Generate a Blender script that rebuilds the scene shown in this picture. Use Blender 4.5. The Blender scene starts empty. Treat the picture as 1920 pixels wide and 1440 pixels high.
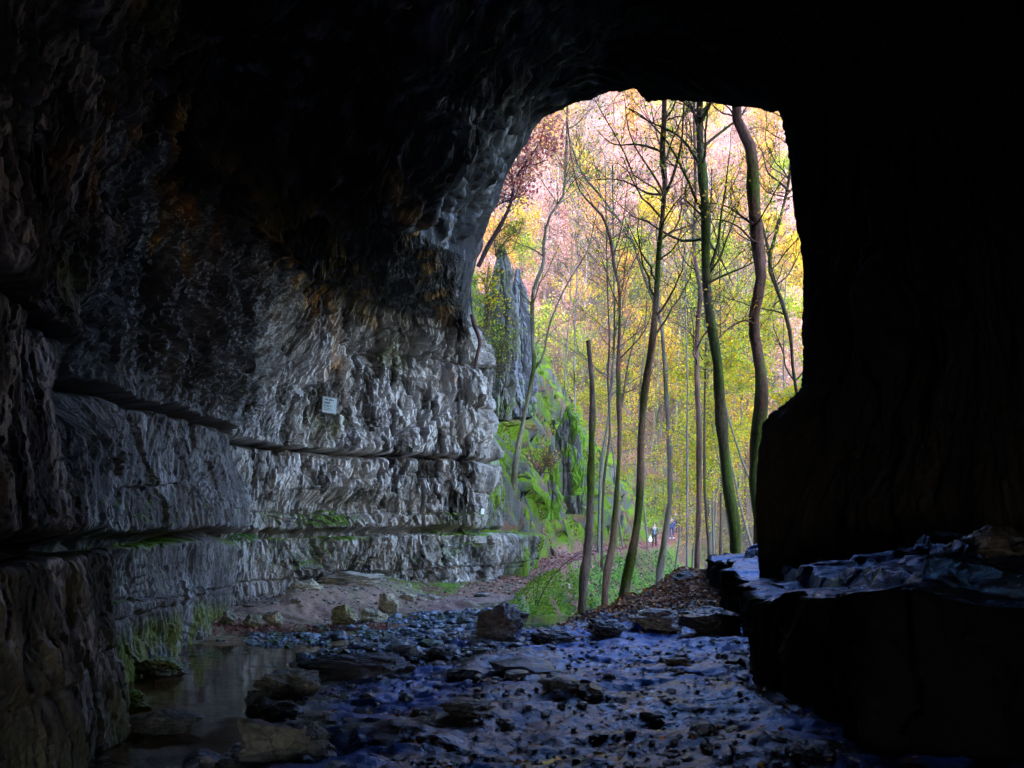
import bpy, math, random
import numpy as np
from mathutils import Vector
rnd = random.Random(11)
F = 1660.0; HY = 985.0
COL = bpy.context.scene.collection
R = math.radians

# ------------------------------------------------------------------ helpers
def P(px, py, Y):                       # direction of a sight line at distance Y (eye is the origin)
    return ((px-960)/F*Y, Y, (HY-py)/F*Y)

def sstep(a, b, x):
    t = np.clip((x-a)/(b-a), 0, 1)
    return t*t*(3-2*t)

_rs = np.random.RandomState(5)
_perm = _rs.permutation(512).astype(np.int64)
_perm = np.concatenate([_perm, _perm])
_val = _rs.rand(512)*2-1
_jx = _rs.rand(512); _jy = _rs.rand(512); _ra = _rs.rand(512)*2-1; _rb = _rs.rand(512)*2-1; _rc = _rs.rand(512)*2-1

def _h(ix, iy, iz=0, s=0):
    return _perm[(_perm[(_perm[(ix + 17*s) & 511] + iy) & 511] + iz) & 511]

def noise3(x, y, z, s=0):
    xi = np.floor(x).astype(np.int64); yi = np.floor(y).astype(np.int64); zi = np.floor(z).astype(np.int64)
    fx = x-xi; fy = y-yi; fz = z-zi
    fx = fx*fx*fx*(fx*(fx*6-15)+10); fy = fy*fy*fy*(fy*(fy*6-15)+10); fz = fz*fz*fz*(fz*(fz*6-15)+10)
    def c(a, b, d): return _val[_h(xi+a, yi+b, zi+d, s)]
    x00 = c(0,0,0)*(1-fx)+c(1,0,0)*fx; x10 = c(0,1,0)*(1-fx)+c(1,1,0)*fx
    x01 = c(0,0,1)*(1-fx)+c(1,0,1)*fx; x11 = c(0,1,1)*(1-fx)+c(1,1,1)*fx
    return (x00*(1-fy)+x10*fy)*(1-fz)+(x01*(1-fy)+x11*fy)*fz

def fbm(x, y, z, o=4, s=0, g=.5):
    r = 0; a = 1; t = 0; k = 1.0
    for i in range(o):
        r = r + a*noise3(x*k+i*7.3, y*k+i*3.1, z*k+i*5.7, s+i); t += a; a *= g; k *= 2.03
    return r/t

def ridged(x, y, z, o=4, s=0):
    r = 0; a = 1; t = 0; k = 1.0
    for i in range(o):
        r = r + a*(1-2*np.abs(noise3(x*k+i*7.3, y*k+i*3.1, z*k+i*5.7, s+i))); t += a; a *= .5; k *= 2.07
    return r/t

def blocks(u, v, s=0, tilt=.6):
    """fractured blocks on a 2-d chart: returns (offset incl. tilt, crack distance F2-F1, cell random)"""
    ui = np.floor(u).astype(np.int64); vi = np.floor(v).astype(np.int64)
    F1 = np.full(u.shape, 9.); F2 = np.full(u.shape, 9.); off = np.zeros(u.shape); cid = np.zeros(u.shape)
    for a in (-1, 0, 1):
        for b in (-1, 0, 1):
            h = _h(ui+a, vi+b, 3, s)
            cx = ui+a+_jx[h]; cy = vi+b+_jy[h]
            dx = u-cx; dy = v-cy
            d = np.maximum(np.abs(dx), np.abs(dy))*.8+np.sqrt(dx*dx+dy*dy)*.2
            o = _ra[h]+tilt*(_rb[h]*dx+_rc[h]*dy)
            near = d < F1
            F2 = np.where(near, F1, np.minimum(F2, d))
            off = np.where(near, o, off); cid = np.where(near, _jx[h], cid)
            F1 = np.where(near, d, F1)
    return off, F2-F1, cid

def tag(o, label=None, cat=None, group=None, kind=None):
    if label: o['label'] = label
    if cat: o['category'] = cat
    if group: o['group'] = group
    if kind: o['kind'] = kind
    return o

def empty(name, loc, label, cat, group=None):
    o = bpy.data.objects.new(name, None); COL.objects.link(o); o.location = loc
    return tag(o, label, cat, group)

def mesh_np(name, V, Fs, col=None, mat=None, smooth=True, parent=None, rough=None):
    """V (n,3); Fs = list of (m,k) index arrays; one mesh object"""
    V = np.asarray(V, dtype=np.float32)
    me = bpy.data.meshes.new(name)
    Fs = [np.asarray(f, dtype=np.int32) for f in Fs if len(f)]
    me.vertices.add(len(V)); me.vertices.foreach_set('co', V.ravel())
    nl = sum(f.size for f in Fs); npoly = sum(len(f) for f in Fs)
    me.loops.add(nl); me.polygons.add(npoly)
    me.loops.foreach_set('vertex_index', np.concatenate([f.ravel() for f in Fs]))
    tot = np.concatenate([np.full(len(f), f.shape[1], dtype=np.int32) for f in Fs])
    st = np.concatenate([[0], np.cumsum(tot)[:-1]]).astype(np.int32)
    me.polygons.foreach_set('loop_start', st); me.polygons.foreach_set('loop_total', tot)
    me.polygons.foreach_set('use_smooth', np.full(npoly, smooth, dtype=bool))
    me.update(calc_edges=True)
    if col is not None:
        a = me.color_attributes.new('col', 'FLOAT_COLOR', 'POINT')
        c = np.ones((len(V), 4), dtype=np.float32); c[:, :3] = np.clip(col, 0, 1)
        if rough is not None: c[:, 3] = rough
        a.data.foreach_set('color', c.ravel())
    if mat: me.materials.append(mat)
    o = bpy.data.objects.new(name, me); COL.objects.link(o)
    if parent: o.parent = parent
    return o

def grid_faces(nu, nv, u0=0, u1=None, v0=0, v1=None):
    u1 = nu-1 if u1 is None else u1; v1 = nv-1 if v1 is None else v1
    i, j = np.meshgrid(np.arange(u0, u1), np.arange(v0, v1), indexing='ij')
    a = (i*nv+j).ravel()
    return np.stack([a, a+nv, a+nv+1, a+1], 1)

def compact(V, Fc, *arrs):
    used = np.unique(Fc); m = np.full(len(V), -1, dtype=np.int64); m[used] = np.arange(len(used))
    return (V[used], m[Fc]) + tuple(a[used] for a in arrs)

# ------------------------------------------------------------------ materials
def nodes(m):
    m.use_nodes = True; nt = m.node_tree; nt.nodes.clear()
    out = nt.nodes.new('ShaderNodeOutputMaterial'); b = nt.nodes.new('ShaderNodeBsdfPrincipled')
    nt.links.new(b.outputs[0], out.inputs[0]); return nt, b, out

def vmat(name, rough=.8, spec=.3, layers=((6, .4), (40, .25)), var=.35, vscale=14, dist=.02, rough_attr=False, vstretch=1.0, shade=False):
    """colour comes from the mesh attribute, fine grain and bump from noise"""
    m = bpy.data.materials.new(name); nt, b, out = nodes(m); N = nt.nodes; L = nt.links
    at = N.new('ShaderNodeVertexColor'); at.layer_name = 'col'
    tc = N.new('ShaderNodeTexCoord'); mp = N.new('ShaderNodeMapping'); mp.inputs['Scale'].default_value = (1, 1, vstretch)
    L.new(tc.outputs['Object'], mp.inputs[0])
    n1 = N.new('ShaderNodeTexNoise'); n1.inputs['Scale'].default_value = vscale; n1.inputs['Detail'].default_value = 6; n1.inputs['Roughness'].default_value = .7
    L.new(mp.outputs[0], n1.inputs['Vector'])
    mr = N.new('ShaderNodeMapRange'); mr.inputs[1].default_value = .3; mr.inputs[2].default_value = .7
    mr.inputs[3].default_value = 1-var; mr.inputs[4].default_value = 1+var
    L.new(n1.outputs['Fac'], mr.inputs[0])
    mx = N.new('ShaderNodeVectorMath'); mx.operation = 'SCALE'
    L.new(at.outputs['Color'], mx.inputs[0]); L.new(mr.outputs[0], mx.inputs['Scale'])
    L.new(mx.outputs[0], b.inputs['Base Color'])
    b.inputs['Roughness'].default_value = rough; b.inputs['Specular IOR Level'].default_value = spec
    if rough_attr: L.new(at.outputs['Alpha'], b.inputs['Roughness'])
    if shade:                                  # dry rough stone has hardly any gloss, wet smooth stone has
        sp = N.new('ShaderNodeMapRange'); sp.inputs[1].default_value = .35; sp.inputs[2].default_value = .7; sp.inputs[3].default_value = spec*1.5; sp.inputs[4].default_value = .04
        L.new(at.outputs['Alpha'], sp.inputs[0]); L.new(sp.outputs[0], b.inputs['Specular IOR Level'])
    prev = None
    for sc, st in layers:
        n = N.new('ShaderNodeTexNoise'); n.inputs['Scale'].default_value = sc; n.inputs['Detail'].default_value = 5
        n.inputs['Roughness'].default_value = .65
        L.new(mp.outputs[0], n.inputs['Vector'])
        bp = N.new('ShaderNodeBump'); bp.inputs['Strength'].default_value = st; bp.inputs['Distance'].default_value = dist*12/sc
        L.new(n.outputs['Fac'], bp.inputs['Height'])
        if prev: L.new(prev.outputs[0], bp.inputs['Normal'])
        prev = bp
    if prev: L.new(prev.outputs[0], b.inputs['Normal'])
    return m

def leafmat(name, trans=.45, rough=.6):
    m = bpy.data.materials.new(name); nt, b, out = nodes(m); N = nt.nodes; L = nt.links
    at = N.new('ShaderNodeVertexColor'); at.layer_name = 'col'
    L.new(at.outputs['Color'], b.inputs['Base Color']); b.inputs['Roughness'].default_value = rough
    b.inputs['Specular IOR Level'].default_value = .2
    t = N.new('ShaderNodeBsdfTranslucent'); L.new(at.outputs['Color'], t.inputs['Color'])
    mx = N.new('ShaderNodeMixShader'); mx.inputs[0].default_value = trans
    L.new(b.outputs[0], mx.inputs[1]); L.new(t.outputs[0], mx.inputs[2]); L.new(mx.outputs[0], out.inputs[0])
    return m

def plain(name, c, rough=.7, spec=.3):
    m = bpy.data.materials.new(name); nt, b, out = nodes(m); N = nt.nodes; L = nt.links
    n = N.new('ShaderNodeTexNoise'); n.inputs['Scale'].default_value = 9; n.inputs['Detail'].default_value = 4
    mr = N.new('ShaderNodeMapRange'); mr.inputs[3].default_value = .8; mr.inputs[4].default_value = 1.2
    L.new(n.outputs['Fac'], mr.inputs[0])
    v = N.new('ShaderNodeVectorMath'); v.operation = 'SCALE'; v.inputs[0].default_value = c[:3]
    L.new(mr.outputs[0], v.inputs['Scale']); L.new(v.outputs[0], b.inputs['Base Color'])
    b.inputs['Roughness'].default_value = rough; b.inputs['Specular IOR Level'].default_value = spec
    return m

M_rock = vmat('cave_limestone', rough_attr=True, spec=.35, layers=((14, .3), (45, .55), (120, .6)), var=.4, vscale=40, dist=.03, vstretch=.75, shade=True)
M_floor = vmat('wet_floor', rough_attr=True, spec=.75, layers=((5, .4), (16, .5), (55, .45)), var=.4, vscale=18, dist=.035)
M_floor.node_tree.nodes['Principled BSDF'].inputs['Specular Tint'].default_value = (.07, .30, 1, 1)  # blue tint stands in for sky reflected on the wet floor
M_terrace = vmat('wet_terrace', rough_attr=True, spec=1.0, layers=((9, .6), (30, .7), (80, .6)), var=.5, vscale=25, dist=.03, shade=True)
M_terrace.node_tree.nodes['Principled BSDF'].inputs['Specular Tint'].default_value = (.08, .28, 1, 1)  # sky-blue reflection put into the terrace gloss colour
M_ground = vmat('forest_ground', rough=.95, spec=.1, layers=((4, .6), (18, .6), (60, .5)), var=.5, vscale=25, dist=.05)
M_bark = vmat('bark', rough=.9, spec=.15, layers=((10, .8), (35, .9), (90, .6)), var=.6, vscale=30, dist=.05, vstretch=.35)
M_leaf = leafmat('autumn_leaf')
M_litter = leafmat('fallen_leaf', trans=.1, rough=.35)
M_moss = leafmat('moss_grass', trans=.3, rough=.9)
M_stone = vmat('loose_stone', rough_attr=True, spec=.5, layers=((9, .6), (35, .8), (110, .6)), var=.55, vscale=30, dist=.03)
M_stone.node_tree.nodes['Principled BSDF'].inputs['Specular Tint'].default_value = (.3, .5, 1, 1)  # stones' gloss coloured blue to imitate reflected sky

# ------------------------------------------------------------------ ground height
PY = [10, 14, 19, 24, 30, 40, 50, 62, 66, 75, 90, 300]
PX = [-1.6, -1.0, -.3, .4, 1.6, 3.6, 6.6, 10, 12.2, 15, 20, 20]
PZ = [-1.58, -1.52, -1.32, -1.25, -1.15, -1.15, -1.3, -1.57, -.75, 0, .5, .5]
def path_x(Y): return np.interp(Y, PY, PX)
def path_z(Y): return np.interp(Y, PY, PZ)
def edge_x(Y): return np.interp(Y, [10, 11.5, 12.5, 14.5, 16, 18, 22, 30, 40, 60], [-1.2, -.7, 0, 1.7, 3.1, 4.4, 5.6, 8, 11, 17])
def far_z(X, Y):
    y0 = 70+.04*(X-20)+4*noise3(X*.03, Y*.01, X*0+2, 4)
    z = .86*np.maximum(Y-y0, 0)
    z = 118-np.logaddexp(0, (118-z)/6)*6*(-1)-118 if False else z
    return np.where(z > 100, 100+(z-100)*.15, z)

def ground_base(X, Y):
    pxx = path_x(Y); pz = path_z(Y); ex = edge_x(Y)
    # cave floor on the right
    fl = -1.52+.10*sstep(10, 15, Y)+.10*sstep(3, 9, Y)*sstep(.5, 3, X)
    fl = fl+.42*np.exp(-((X-3.3)**2/1.5+(Y-15.6)**2/1.6))
    fl = fl+.10*sstep(0, 2.5, X)*sstep(11, 14, Y)
    outr = -1.55-.9*sstep(18, 34, Y)+.6*fbm(X*.15, Y*.15, X*0, 3, 9)
    fl = np.where(Y > 16.5, fl+(outr-fl)*sstep(16.5, 19, Y), fl)
    # pool and stream bed on the left
    xp = np.interp(Y, [4.2, 5.6, 6.2, 9, 10.4, 12, 14, 15.5], [-3.2, -2.2, -1.95, -2.0, -2.6, -1.3, -.4, -.3])
    pool = 1-sstep(-.25, .2, X-xp)
    bed = -1.74+.14*sstep(10.5, 12.5, Y)+.13*(1-sstep(5.5, 6.2, Y))
    z_in = fl+(bed-fl)*pool
    q = (X+3)*-.82+(Y-13.6)*.58
    bank = sstep(0, 1.9, q)*(.35+.65*sstep(-4.8, -3.4, X))
    z_in = np.maximum(z_in, -1.62+.52*bank) if False else np.where(q > 0, np.maximum(z_in*(1-bank)+(-1.08)*bank, z_in), z_in)
    # near the path inside and outside
    a = pxx+.75; b = np.maximum(ex, a+.3)
    t = np.clip((X-a)/(b-a), 0, 1)
    dep = np.minimum(2.3, .55*(b-a))*sstep(11.6, 14, Y)
    gz = pz*(1-t)+fl*t-dep*np.sin(np.pi*t)**.8
    w = sstep(11.6, 13.5, Y)
    left = np.clip(a-1.5-X, 0, None)
    s = 2.7-.8*sstep(30, 60, Y)
    cliff = pz+s*left*sstep(22, 27, Y)*(1-sstep(60, 74, Y))
    cliff = np.where(cliff > 11, 11+(cliff-11)*.45, cliff)
    onpath = np.where(X < a, pz*np.ones_like(X), gz)
    z = z_in*(1-w)+w*np.where(X > b, fl, np.where(X > a, gz, z_in))
    pw = sstep(13.5, 17, Y)*sstep(a-3.0, a-1.2, X)*(X <= a)
    z = z*(1-pw)+onpath*pw
    z = np.where(Y > 20, np.where(X < a, z*(1-sstep(20, 22, Y))+cliff*sstep(20, 22, Y), z), z)
    rise = np.clip(X-b-2, 0, None)
    z = z+np.where(Y > 18, .12*rise, 0)
    z = z+(.3-z)*sstep(66, 78, Y)
    return z+far_z(X, Y)

def ground_detail(X, Y, base):
    out = sstep(17, 20, Y); inn = 1-out
    n = fbm(X*1.3, Y*1.3, X*0, 4, 21)*.05
    steep = sstep(22, 27, Y)*sstep(.8, 2.2, path_x(Y)+.75-X)*(1-sstep(70, 76, Y))
    sx = X+.25*noise3(X*1.1, Y*1.1, base*1.1, 2); sy = Y+.25*noise3(X*1.2, Y*1.2, base, 3)
    bo, cr, ci = blocks(sx*.75, sy*.55+base*.35, 31)
    bo2, cr2, _ = blocks(sx*2.1, sy*1.6+base, 33)
    n = n+steep*(bo*.75+bo2*.25-.3*np.exp(-cr*9))+out*.12*fbm(X*.8, Y*.8, X*0, 4, 25)
    main = inn*sstep(-2.3, -1.2, X)*(1-sstep(-.2, .5, (X+3)*-.82+(Y-13.6)*.58))
    wx = X+.3*noise3(X*1.5, Y*1.5, X*0, 41); wy = Y+.3*noise3(X*1.5, Y*1.5, X*0+5, 42)
    b1, c1, _ = blocks(wx*1.1+.4*wy, wy*1.9, 43, .9)
    b2, c2, _ = blocks(wx*3.3, wy*4.3, 44, .9)
    rg = ridged(X*1.2, Y*2.4, X*0, 4, 45)
    n = n+main*(.012*b1+.008*b2+.05*rg+.10*fbm(X*.8, Y*1.5, X*0, 3, 49)+.055*np.floor(5*fbm(X*1.7, Y*2.8, X*0, 4, 50))/5+.014*fbm(X*9, Y*9, X*0, 3, 46)-.025*np.exp(-c1*14))
    wl = inn*(1-main); sd_ = inn*sstep(.1, .7, (X+3)*-.82+(Y-13.6)*.58)
    n = n+sd_*(.05*fbm(X*2.5, Y*2.5, X*0, 4, 40)+.02*ridged(X*6, Y*6, X*0, 3, 39))
    n = n+wl*(.018*fbm(X*6, Y*6, X*0, 3, 47)+.02*np.maximum(fbm(X*2.2, Y*4, X*0, 3, 48), 0))
    return n, steep, main
def ground_z(X, Y):
    X = np.atleast_1d(np.asarray(X, float)); Y = np.atleast_1d(np.asarray(Y, float))
    b = ground_base(X, Y); n, _, _ = ground_detail(X, Y, b); return b+n
def gz1(x, y): return float(ground_z([x], [y])[0])

def lerpc(c, d, w): return c*(1-w[:, None])+np.array(d)[None, :]*w[:, None]

def build_ground(name, xs, ys, mat, inside):
    X, Y = np.meshgrid(xs, ys, indexing='ij'); sh = X.shape; X = X.ravel(); Y = Y.ravel()
    b = ground_base(X, Y); n, steep, main = ground_detail(X, Y, b); Z = b+n
    if name == 'hillside': Z = Z-.35*(1-sstep(75.5, 78, Y))
    V = np.stack([X, Y, Z], 1)
    if name == 'forest_ground':
        ja, jc, _ = blocks(Y*.55+.3*noise3(X, Y, Z, 5), Z*.42, 35, 1); jb, jd, _ = blocks(Y*1.5, Z*1.2+.3*noise3(X, Y, Z, 6), 36, 1)
        V[:, 0] += steep*(.45*ja+.18*jb-.2*np.exp(-jc*9)-.06*np.exp(-jd*8)+.10*fbm(X*3, Y*3, Z*2, 3, 37))
    Zg = Z.reshape(sh); gx = np.gradient(Zg, axis=0)/np.gradient(X.reshape(sh), axis=0); gy = np.gradient(Zg, axis=1)/np.gradient(Y.reshape(sh), axis=1)
    nz = (1/np.sqrt(1+gx**2+gy**2)).ravel()
    rough = np.full(len(X), .9)
    f1 = fbm(X*.9, Y*.9, Z*.9, 4, 51); f2 = fbm(X*4, Y*4, Z*4, 3, 52)
    dpath = np.abs(X-path_x(Y)); q = (X+3)*-.82+(Y-13.6)*.58
    # leaf litter
    c = np.tile(np.array([.105, .055, .035]), (len(X), 1))
    c = lerpc(c, (.19, .09, .055), sstep(-.1, .5, f2))
    c = lerpc(c, (.055, .04, .03), sstep(.1, .5, f1))
    green = sstep(-.25, .15, f1+.35*f2+.1)*(1-sstep(60, 75, Y))
    c = lerpc(c, (.07, .15, .012), green*.9)
    # rock on steep faces, moss elsewhere
    rk = steep*(1-sstep(.12, .27, nz+.12*f2))
    c = lerpc(c, (.10, .165, .006), steep*sstep(-.35, 0, f1+.3*f2)*(1-rk))
    c = lerpc(c, (.085, .08, .075), rk)
    # path
    pth = sstep(0, 1, 1-np.clip((dpath-.55)/.35+.6*f2, 0, 1))*sstep(14, 18, Y)*(1-sstep(68, 72, Y))
    c = lerpc(c, (.22, .125, .09), pth)
    c = lerpc(c, (.26, .075, .06), pth*sstep(40, 48, Y)*.8)
    ins = (1-sstep(16, 18.5, Y))
    sand = ins*sstep(-.1, .5, q+.2*f1)*(X < edge_x(Y))
    c = lerpc(c, (.25, .15, .09), np.clip(sand, 0, 1)*(.75+.25*sstep(-.3, .3, f2)))
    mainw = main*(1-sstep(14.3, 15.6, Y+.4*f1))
    blue_sheen = sstep(-.15, .15, f1+.35*f2+.55*np.exp(-((X-1.4)/1.9)**2-((Y-10.5)/3.2)**2)-.25)  # painted sky sheen: blue floor patches, strongest right of centre
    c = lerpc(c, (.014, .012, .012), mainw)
    c = lerpc(c, (.005, .04, .26), mainw*blue_sheen)
    wl = ins*(1-main)*(1-sstep(-.1, .4, q+.2*f1))
    c = lerpc(c, (.20, .12, .055), wl)
    rough = rough*(1-mainw)+mainw*np.clip(.22+.40*f2+.25*f1, .08, .6)
    rough = np.where(wl > .5, .3, rough)
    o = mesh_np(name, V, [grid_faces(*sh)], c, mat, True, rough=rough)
    return tag(o, kind='structure')

xs_in = np.concatenate([np.arange(-8, -5, .12), np.arange(-5, 4.6, .028), np.arange(4.6, 10, .12)])
ys_in = np.concatenate([np.arange(-12, 4, .4), np.arange(4, 14, .03), np.arange(14, 17.5, .035), [17.5]])
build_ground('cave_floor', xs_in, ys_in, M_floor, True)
xs_o = np.concatenate([np.arange(-40, -3, .8), np.arange(-3, 5, .03), np.arange(5, 13, .06), np.arange(13, 90, .8)])
ys_o = np.concatenate([np.arange(17.5, 34, .055), np.arange(34, 76, .14)])
build_ground('forest_ground', xs_o, ys_o, M_ground, False)
xs_h = np.arange(-120, 181, 1.2); ys_h = np.arange(74.4, 320, 1.2)
build_ground('hillside', xs_h, ys_h, M_ground, False)

# ------------------------------------------------------------------ cave shell (loft of cross-sections)
def resample(pts, n):
    p = np.array(pts, float); d = np.concatenate([[0], np.cumsum(np.linalg.norm(np.diff(p, axis=0), axis=1))])
    t = np.linspace(0, d[-1], n); return np.stack([np.interp(t, d, p[:, k]) for k in range(3)], 1)
NR = 18
RIM = [P(893,480,18.8), P(916,398,18.5), P(962,292,18), P(1032,200,17), P(1110,182,16.2), P(1192,162,15.5), P(1212,190,15.2), P(1330,193,14.2), P(1480,203,13.2),
       P(1474,270,12.9), P(1488,390,12.6), P(1505,520,12.4), P(1517,640,12.3), P(1522,738,12.2), P(1428,790,11.8), P(1411,880,11.8), P(1413,1002,11.8), P(1440,1180,11.8)]
def sec(left, top): return np.concatenate([np.array(left, float), resample(top, NR)])
S = []
S.append(np.tile(np.array([[1., -9, 1]]), (6+NR, 1)))
S.append(sec([(-2.6,-6,-2.4), (-2.6,-6,-.22), (-2.9,-6,-.12), (-3,-6,1.45), (-3,-6,3), (-2.6,-6,4.2)], [(-1.5,-6,5), (0,-6,5.4), (3,-6,5.2), (6,-6,3), (6.2,-6,-2.4)]))
S.append(sec([(-2.15,2,-2.4), (-2.25,2,-.22), (-2.45,2,-.12), (-2.5,2,1.45), (-2.5,2,3), (-2.2,2,4.2)], [(-1.2,2,4.8), (1,2,5.2), (3,2,5), (5,2,3.5), (5.2,2,1), (5.2,2,-2.4)]))
S.append(sec([(-2.8,6,-2.4), (-2.95,6,-.22), (-3.2,6,-.12), (-3.25,6,1.45), (-3.2,6,3), (-2.8,6,4.2)], [(-1.8,6,4.8), (0,5.6,5.2), (2.5,5.2,5), (4.8,5,3.8), (5.2,5,1), (5.2,5,-2.4)]))
S.append(sec([(-4.1,10,-2.4), (-4.1,10,-.22), (-4.35,10,-.12), (-4.4,10,1.45), (-4.3,10,3), (-3.9,10,4.2)], [(-2.9,9.8,5.0), (-1.5,9,5.4), (.5,8,5.6), (3,7,5.3), (4.9,6.5,4), (5.2,6.4,1), (5.2,6.3,-2.4)]))
S.append(sec([(-4.5,13.2,-2.4), (-4.4,13.2,-.22), (-4.25,13.3,-.12), (-4.15,13.3,1.45), (-3.95,13.3,3), (-3.55,13.3,4.2)], [P(610,345,12), P(720,200,10.3), P(850,0,9.5), P(1000,-200,9), P(1300,-300,8.5), P(1900,-100,8), P(1960,400,8), (4.9,8,-2.4)]))
S.append(sec([(-5.15,15.0,-2.4), (-5.1,15.0,-.22), (-5.3,15.2,-.12), (-5.0,15.2,1.45), (-4.0,15.5,3), (-3.35,15.4,4.2)], [P(650,410,12), P(760,280,11), P(850,100,11), P(1000,-100,10.5), P(1300,-200,9.7), P(1720,-50,9), P(1820,300,8.9), (4.6,8.9,-2.4)]))
S.append(sec([(-3.25,17.7,-2.4), (-3.25,17.7,-.22), (-3.4,18.1,-.12), (-3.25,17.95,1.45), (-3.0,17.6,3), (-2.65,17,4.2)], [P(750,430,12.8), P(850,330,13), P(930,180,13), P(1080,0,12.5), P(1300,-60,11.5), P(1600,0,10.4), P(1700,200,10), P(1700,600,10), (4.4,10,-2.4)]))
S.append(sec([(-1.35,19.2,-2.4), (-1.4,19.2,-.22), (-1.6,19.7,-.12), (-1.55,19.5,1.45), (-1.4,19.3,3), (-1.3,18.7,4.3)], [P(855,475,15.5), P(893,370,16), P(965,215,16), P(1100,80,14.8), P(1200,50,13.8), P(1480,60,12.2), P(1570,200,11.6), P(1580,600,11.3), P(1560,1000,11.2), (4.1,11.2,-2.4)]))
RL = [(-.25,20.6,-2.4), (-.35,20.6,-.22), P(903,995,20.3), P(905,875,20.2), P(899,690,19.8), P(874,606,19.0)]
S.append(np.concatenate([np.array(RL), np.array(RIM)]))
J = S[-1].copy()
J[0] = (.75,24.6,-2.4); J[1] = (.75,24.6,-.3); J[2] = (-.35,24.5,-.12); J[3] = (-.45,24.5,1.45); J[4] = (-.75,24.5,3.4); J[5] = (-1.0,24,5.0)
for k in range(6, 6+NR):
    p = S[-1][k]; kk = k-6
    if kk <= 8: J[k] = (p[0]*1.06-(.5 if kk < 3 else 0), p[1]+1.2, p[2]*1.08+3.5)
    elif kk <= 13: J[k] = p+np.array([1.3, -.2, 1.2*(13-kk)/5])
    else: J[k] = np.array([p[0]+1.6, p[1]+.1, p[2]])
S.append(J)
K = J.copy()
for k in range(6+NR):
    if k < 6: K[k] = (-16, 30, J[k][2]+(2 if k > 2 else 0))
    elif k-6 <= 8: K[k] = (-45+(k-6)*9, -6, 60)
    else: K[k] = (24, -8, max(J[k][2], -2.4)+40*(17-(k-6))/8)
S.append(K)
S = np.array(S)                                            # (nsec, 24, 3)
useg = [16, 20, 200, 230, 170, 120, 160, 120, 60, 170, 24]
vseg = [110, 44, 90, 84, 70, 84] + [26]*(NR-1)
# v: linear between stations
cols = []; stv = []
for k, n in enumerate(vseg):
    for t in np.arange(n)/n: cols.append(S[:, k]*(1-t)+S[:, k+1]*t); stv.append(k+t)
cols.append(S[:, -1]); stv.append(len(vseg))
G = np.stack(cols, 1); stv = np.array(stv)                  # (nsec, nv, 3)
rows = []; stu = []
def cr(p0, p1, p2, p3, t): return .5*((2*p1)+(-p0+p2)*t+(2*p0-5*p1+4*p2-p3)*t*t+(-p0+3*p1-3*p2+p3)*t**3)
for k, n in enumerate(useg):
    p0 = G[max(k-1, 0)]; p1 = G[k]; p2 = G[k+1]; p3 = G[min(k+2, len(G)-1)]
    lin = k >= 9 or k in (0, 5, 6)
    for t in np.arange(n)/n:
        a = p1*(1-t)+p2*t if lin else .6*cr(p0, p1, p2, p3, t)+.4*(p1*(1-t)+p2*t)
        rows.append(a); stu.append(k+t)
rows.append(G[-1]); stu.append(len(useg))
B = np.stack(rows, 0); stu = np.array(stu); nu, nv = B.shape[:2]
for _ in range(3):                                          # round the control polygon a little along v
    B[:, 1:-1] = .5*B[:, 1:-1]+.25*(B[:, :-2]+B[:, 2:])
du = np.linalg.norm(np.diff(B, axis=0), axis=2); dv = np.linalg.norm(np.diff(B, axis=1), axis=2)
U = np.concatenate([np.zeros((1, nv)), np.cumsum(du, 0)], 0); U = U*0+np.concatenate([[0], np.cumsum(du[:, 150:300].mean(1))])[:, None]
Vv = np.concatenate([np.zeros((nu, 1)), np.cumsum(dv, 1)], 1)
tu = np.gradient(B, axis=0); tv = np.gradient(B, axis=1)
Nn = np.cross(tv, tu); Nn /= np.linalg.norm(Nn, axis=2, keepdims=True)+1e-9
for _ in range(25):
    Nn[1:-1] = .5*Nn[1:-1]+.25*(Nn[:-2]+Nn[2:]); Nn[:, 1:-1] = .5*Nn[:, 1:-1]+.25*(Nn[:, :-2]+Nn[:, 2:])
Nn /= np.linalg.norm(Nn, axis=2, keepdims=True)+1e-9
# make the normal point into the cave
i0 = int(np.argmin(abs(stu-4))); j0 = int(np.argmin(abs(stv-2.5)))
if Nn[i0, j0, 0] < 0: Nn = -Nn
x, y, z = B[..., 0].ravel(), B[..., 1].ravel(), B[..., 2].ravel()
u = U.ravel(); v = Vv.ravel(); _m = np.tile(stv, nu) > 8; u = np.where(_m, y*1.05+x*.3+40, u); su = np.repeat(stu, nv); sv = np.tile(stv, nu)
wallw = 1-sstep(4.7, 5.3, sv)                               # wall part against ceiling part
slab = sstep(4.9, 5.2, sv)*(1-sstep(5.9, 6.3, sv))*sstep(5.5, 6.3, su)   # smooth underside of the overhang
rimd = np.exp(-((su-9)/.35)**2)*sstep(5.8, 6.5, sv)
bigw = (1-.75*rimd)*(1-.75*slab)
zz = z-.02*(y-10)*0
wu = u+.12*noise3(x*.7, y*.7, z*.7, 61); wz = v+.10*noise3(x*.7+9, y*.7, z*.7, 62)
b1, c1, r1 = blocks(wu*.62, wz*.75, 63, .8)
b2, c2, r2 = blocks(wu*2.1+.15*wz, wz*.8, 64, 1.3)
b3, c3, r3 = blocks(wu*4.6+.5*wz, wz*1.7, 65, 1.5)
b4, c4, r4 = blocks(wu*12+1.2*wz, wz*4.6, 66, 1.8)
b5, c5, r5 = blocks(wu*34, wz*13, 58, 1.5)
gr = fbm(x*13, y*13, z*3.4, 4, 57, .65)
def steps(n, k, h):                          # broken plates: plateaus with short steep risers
    t = n*k; f = np.floor(t); return h*(f+sstep(.72, 1.0, t-f))/k
q1 = steps(fbm(x*1.3+3, y*1.3, z*.75, 2, 53, .4), 8, 1.0)
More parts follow.
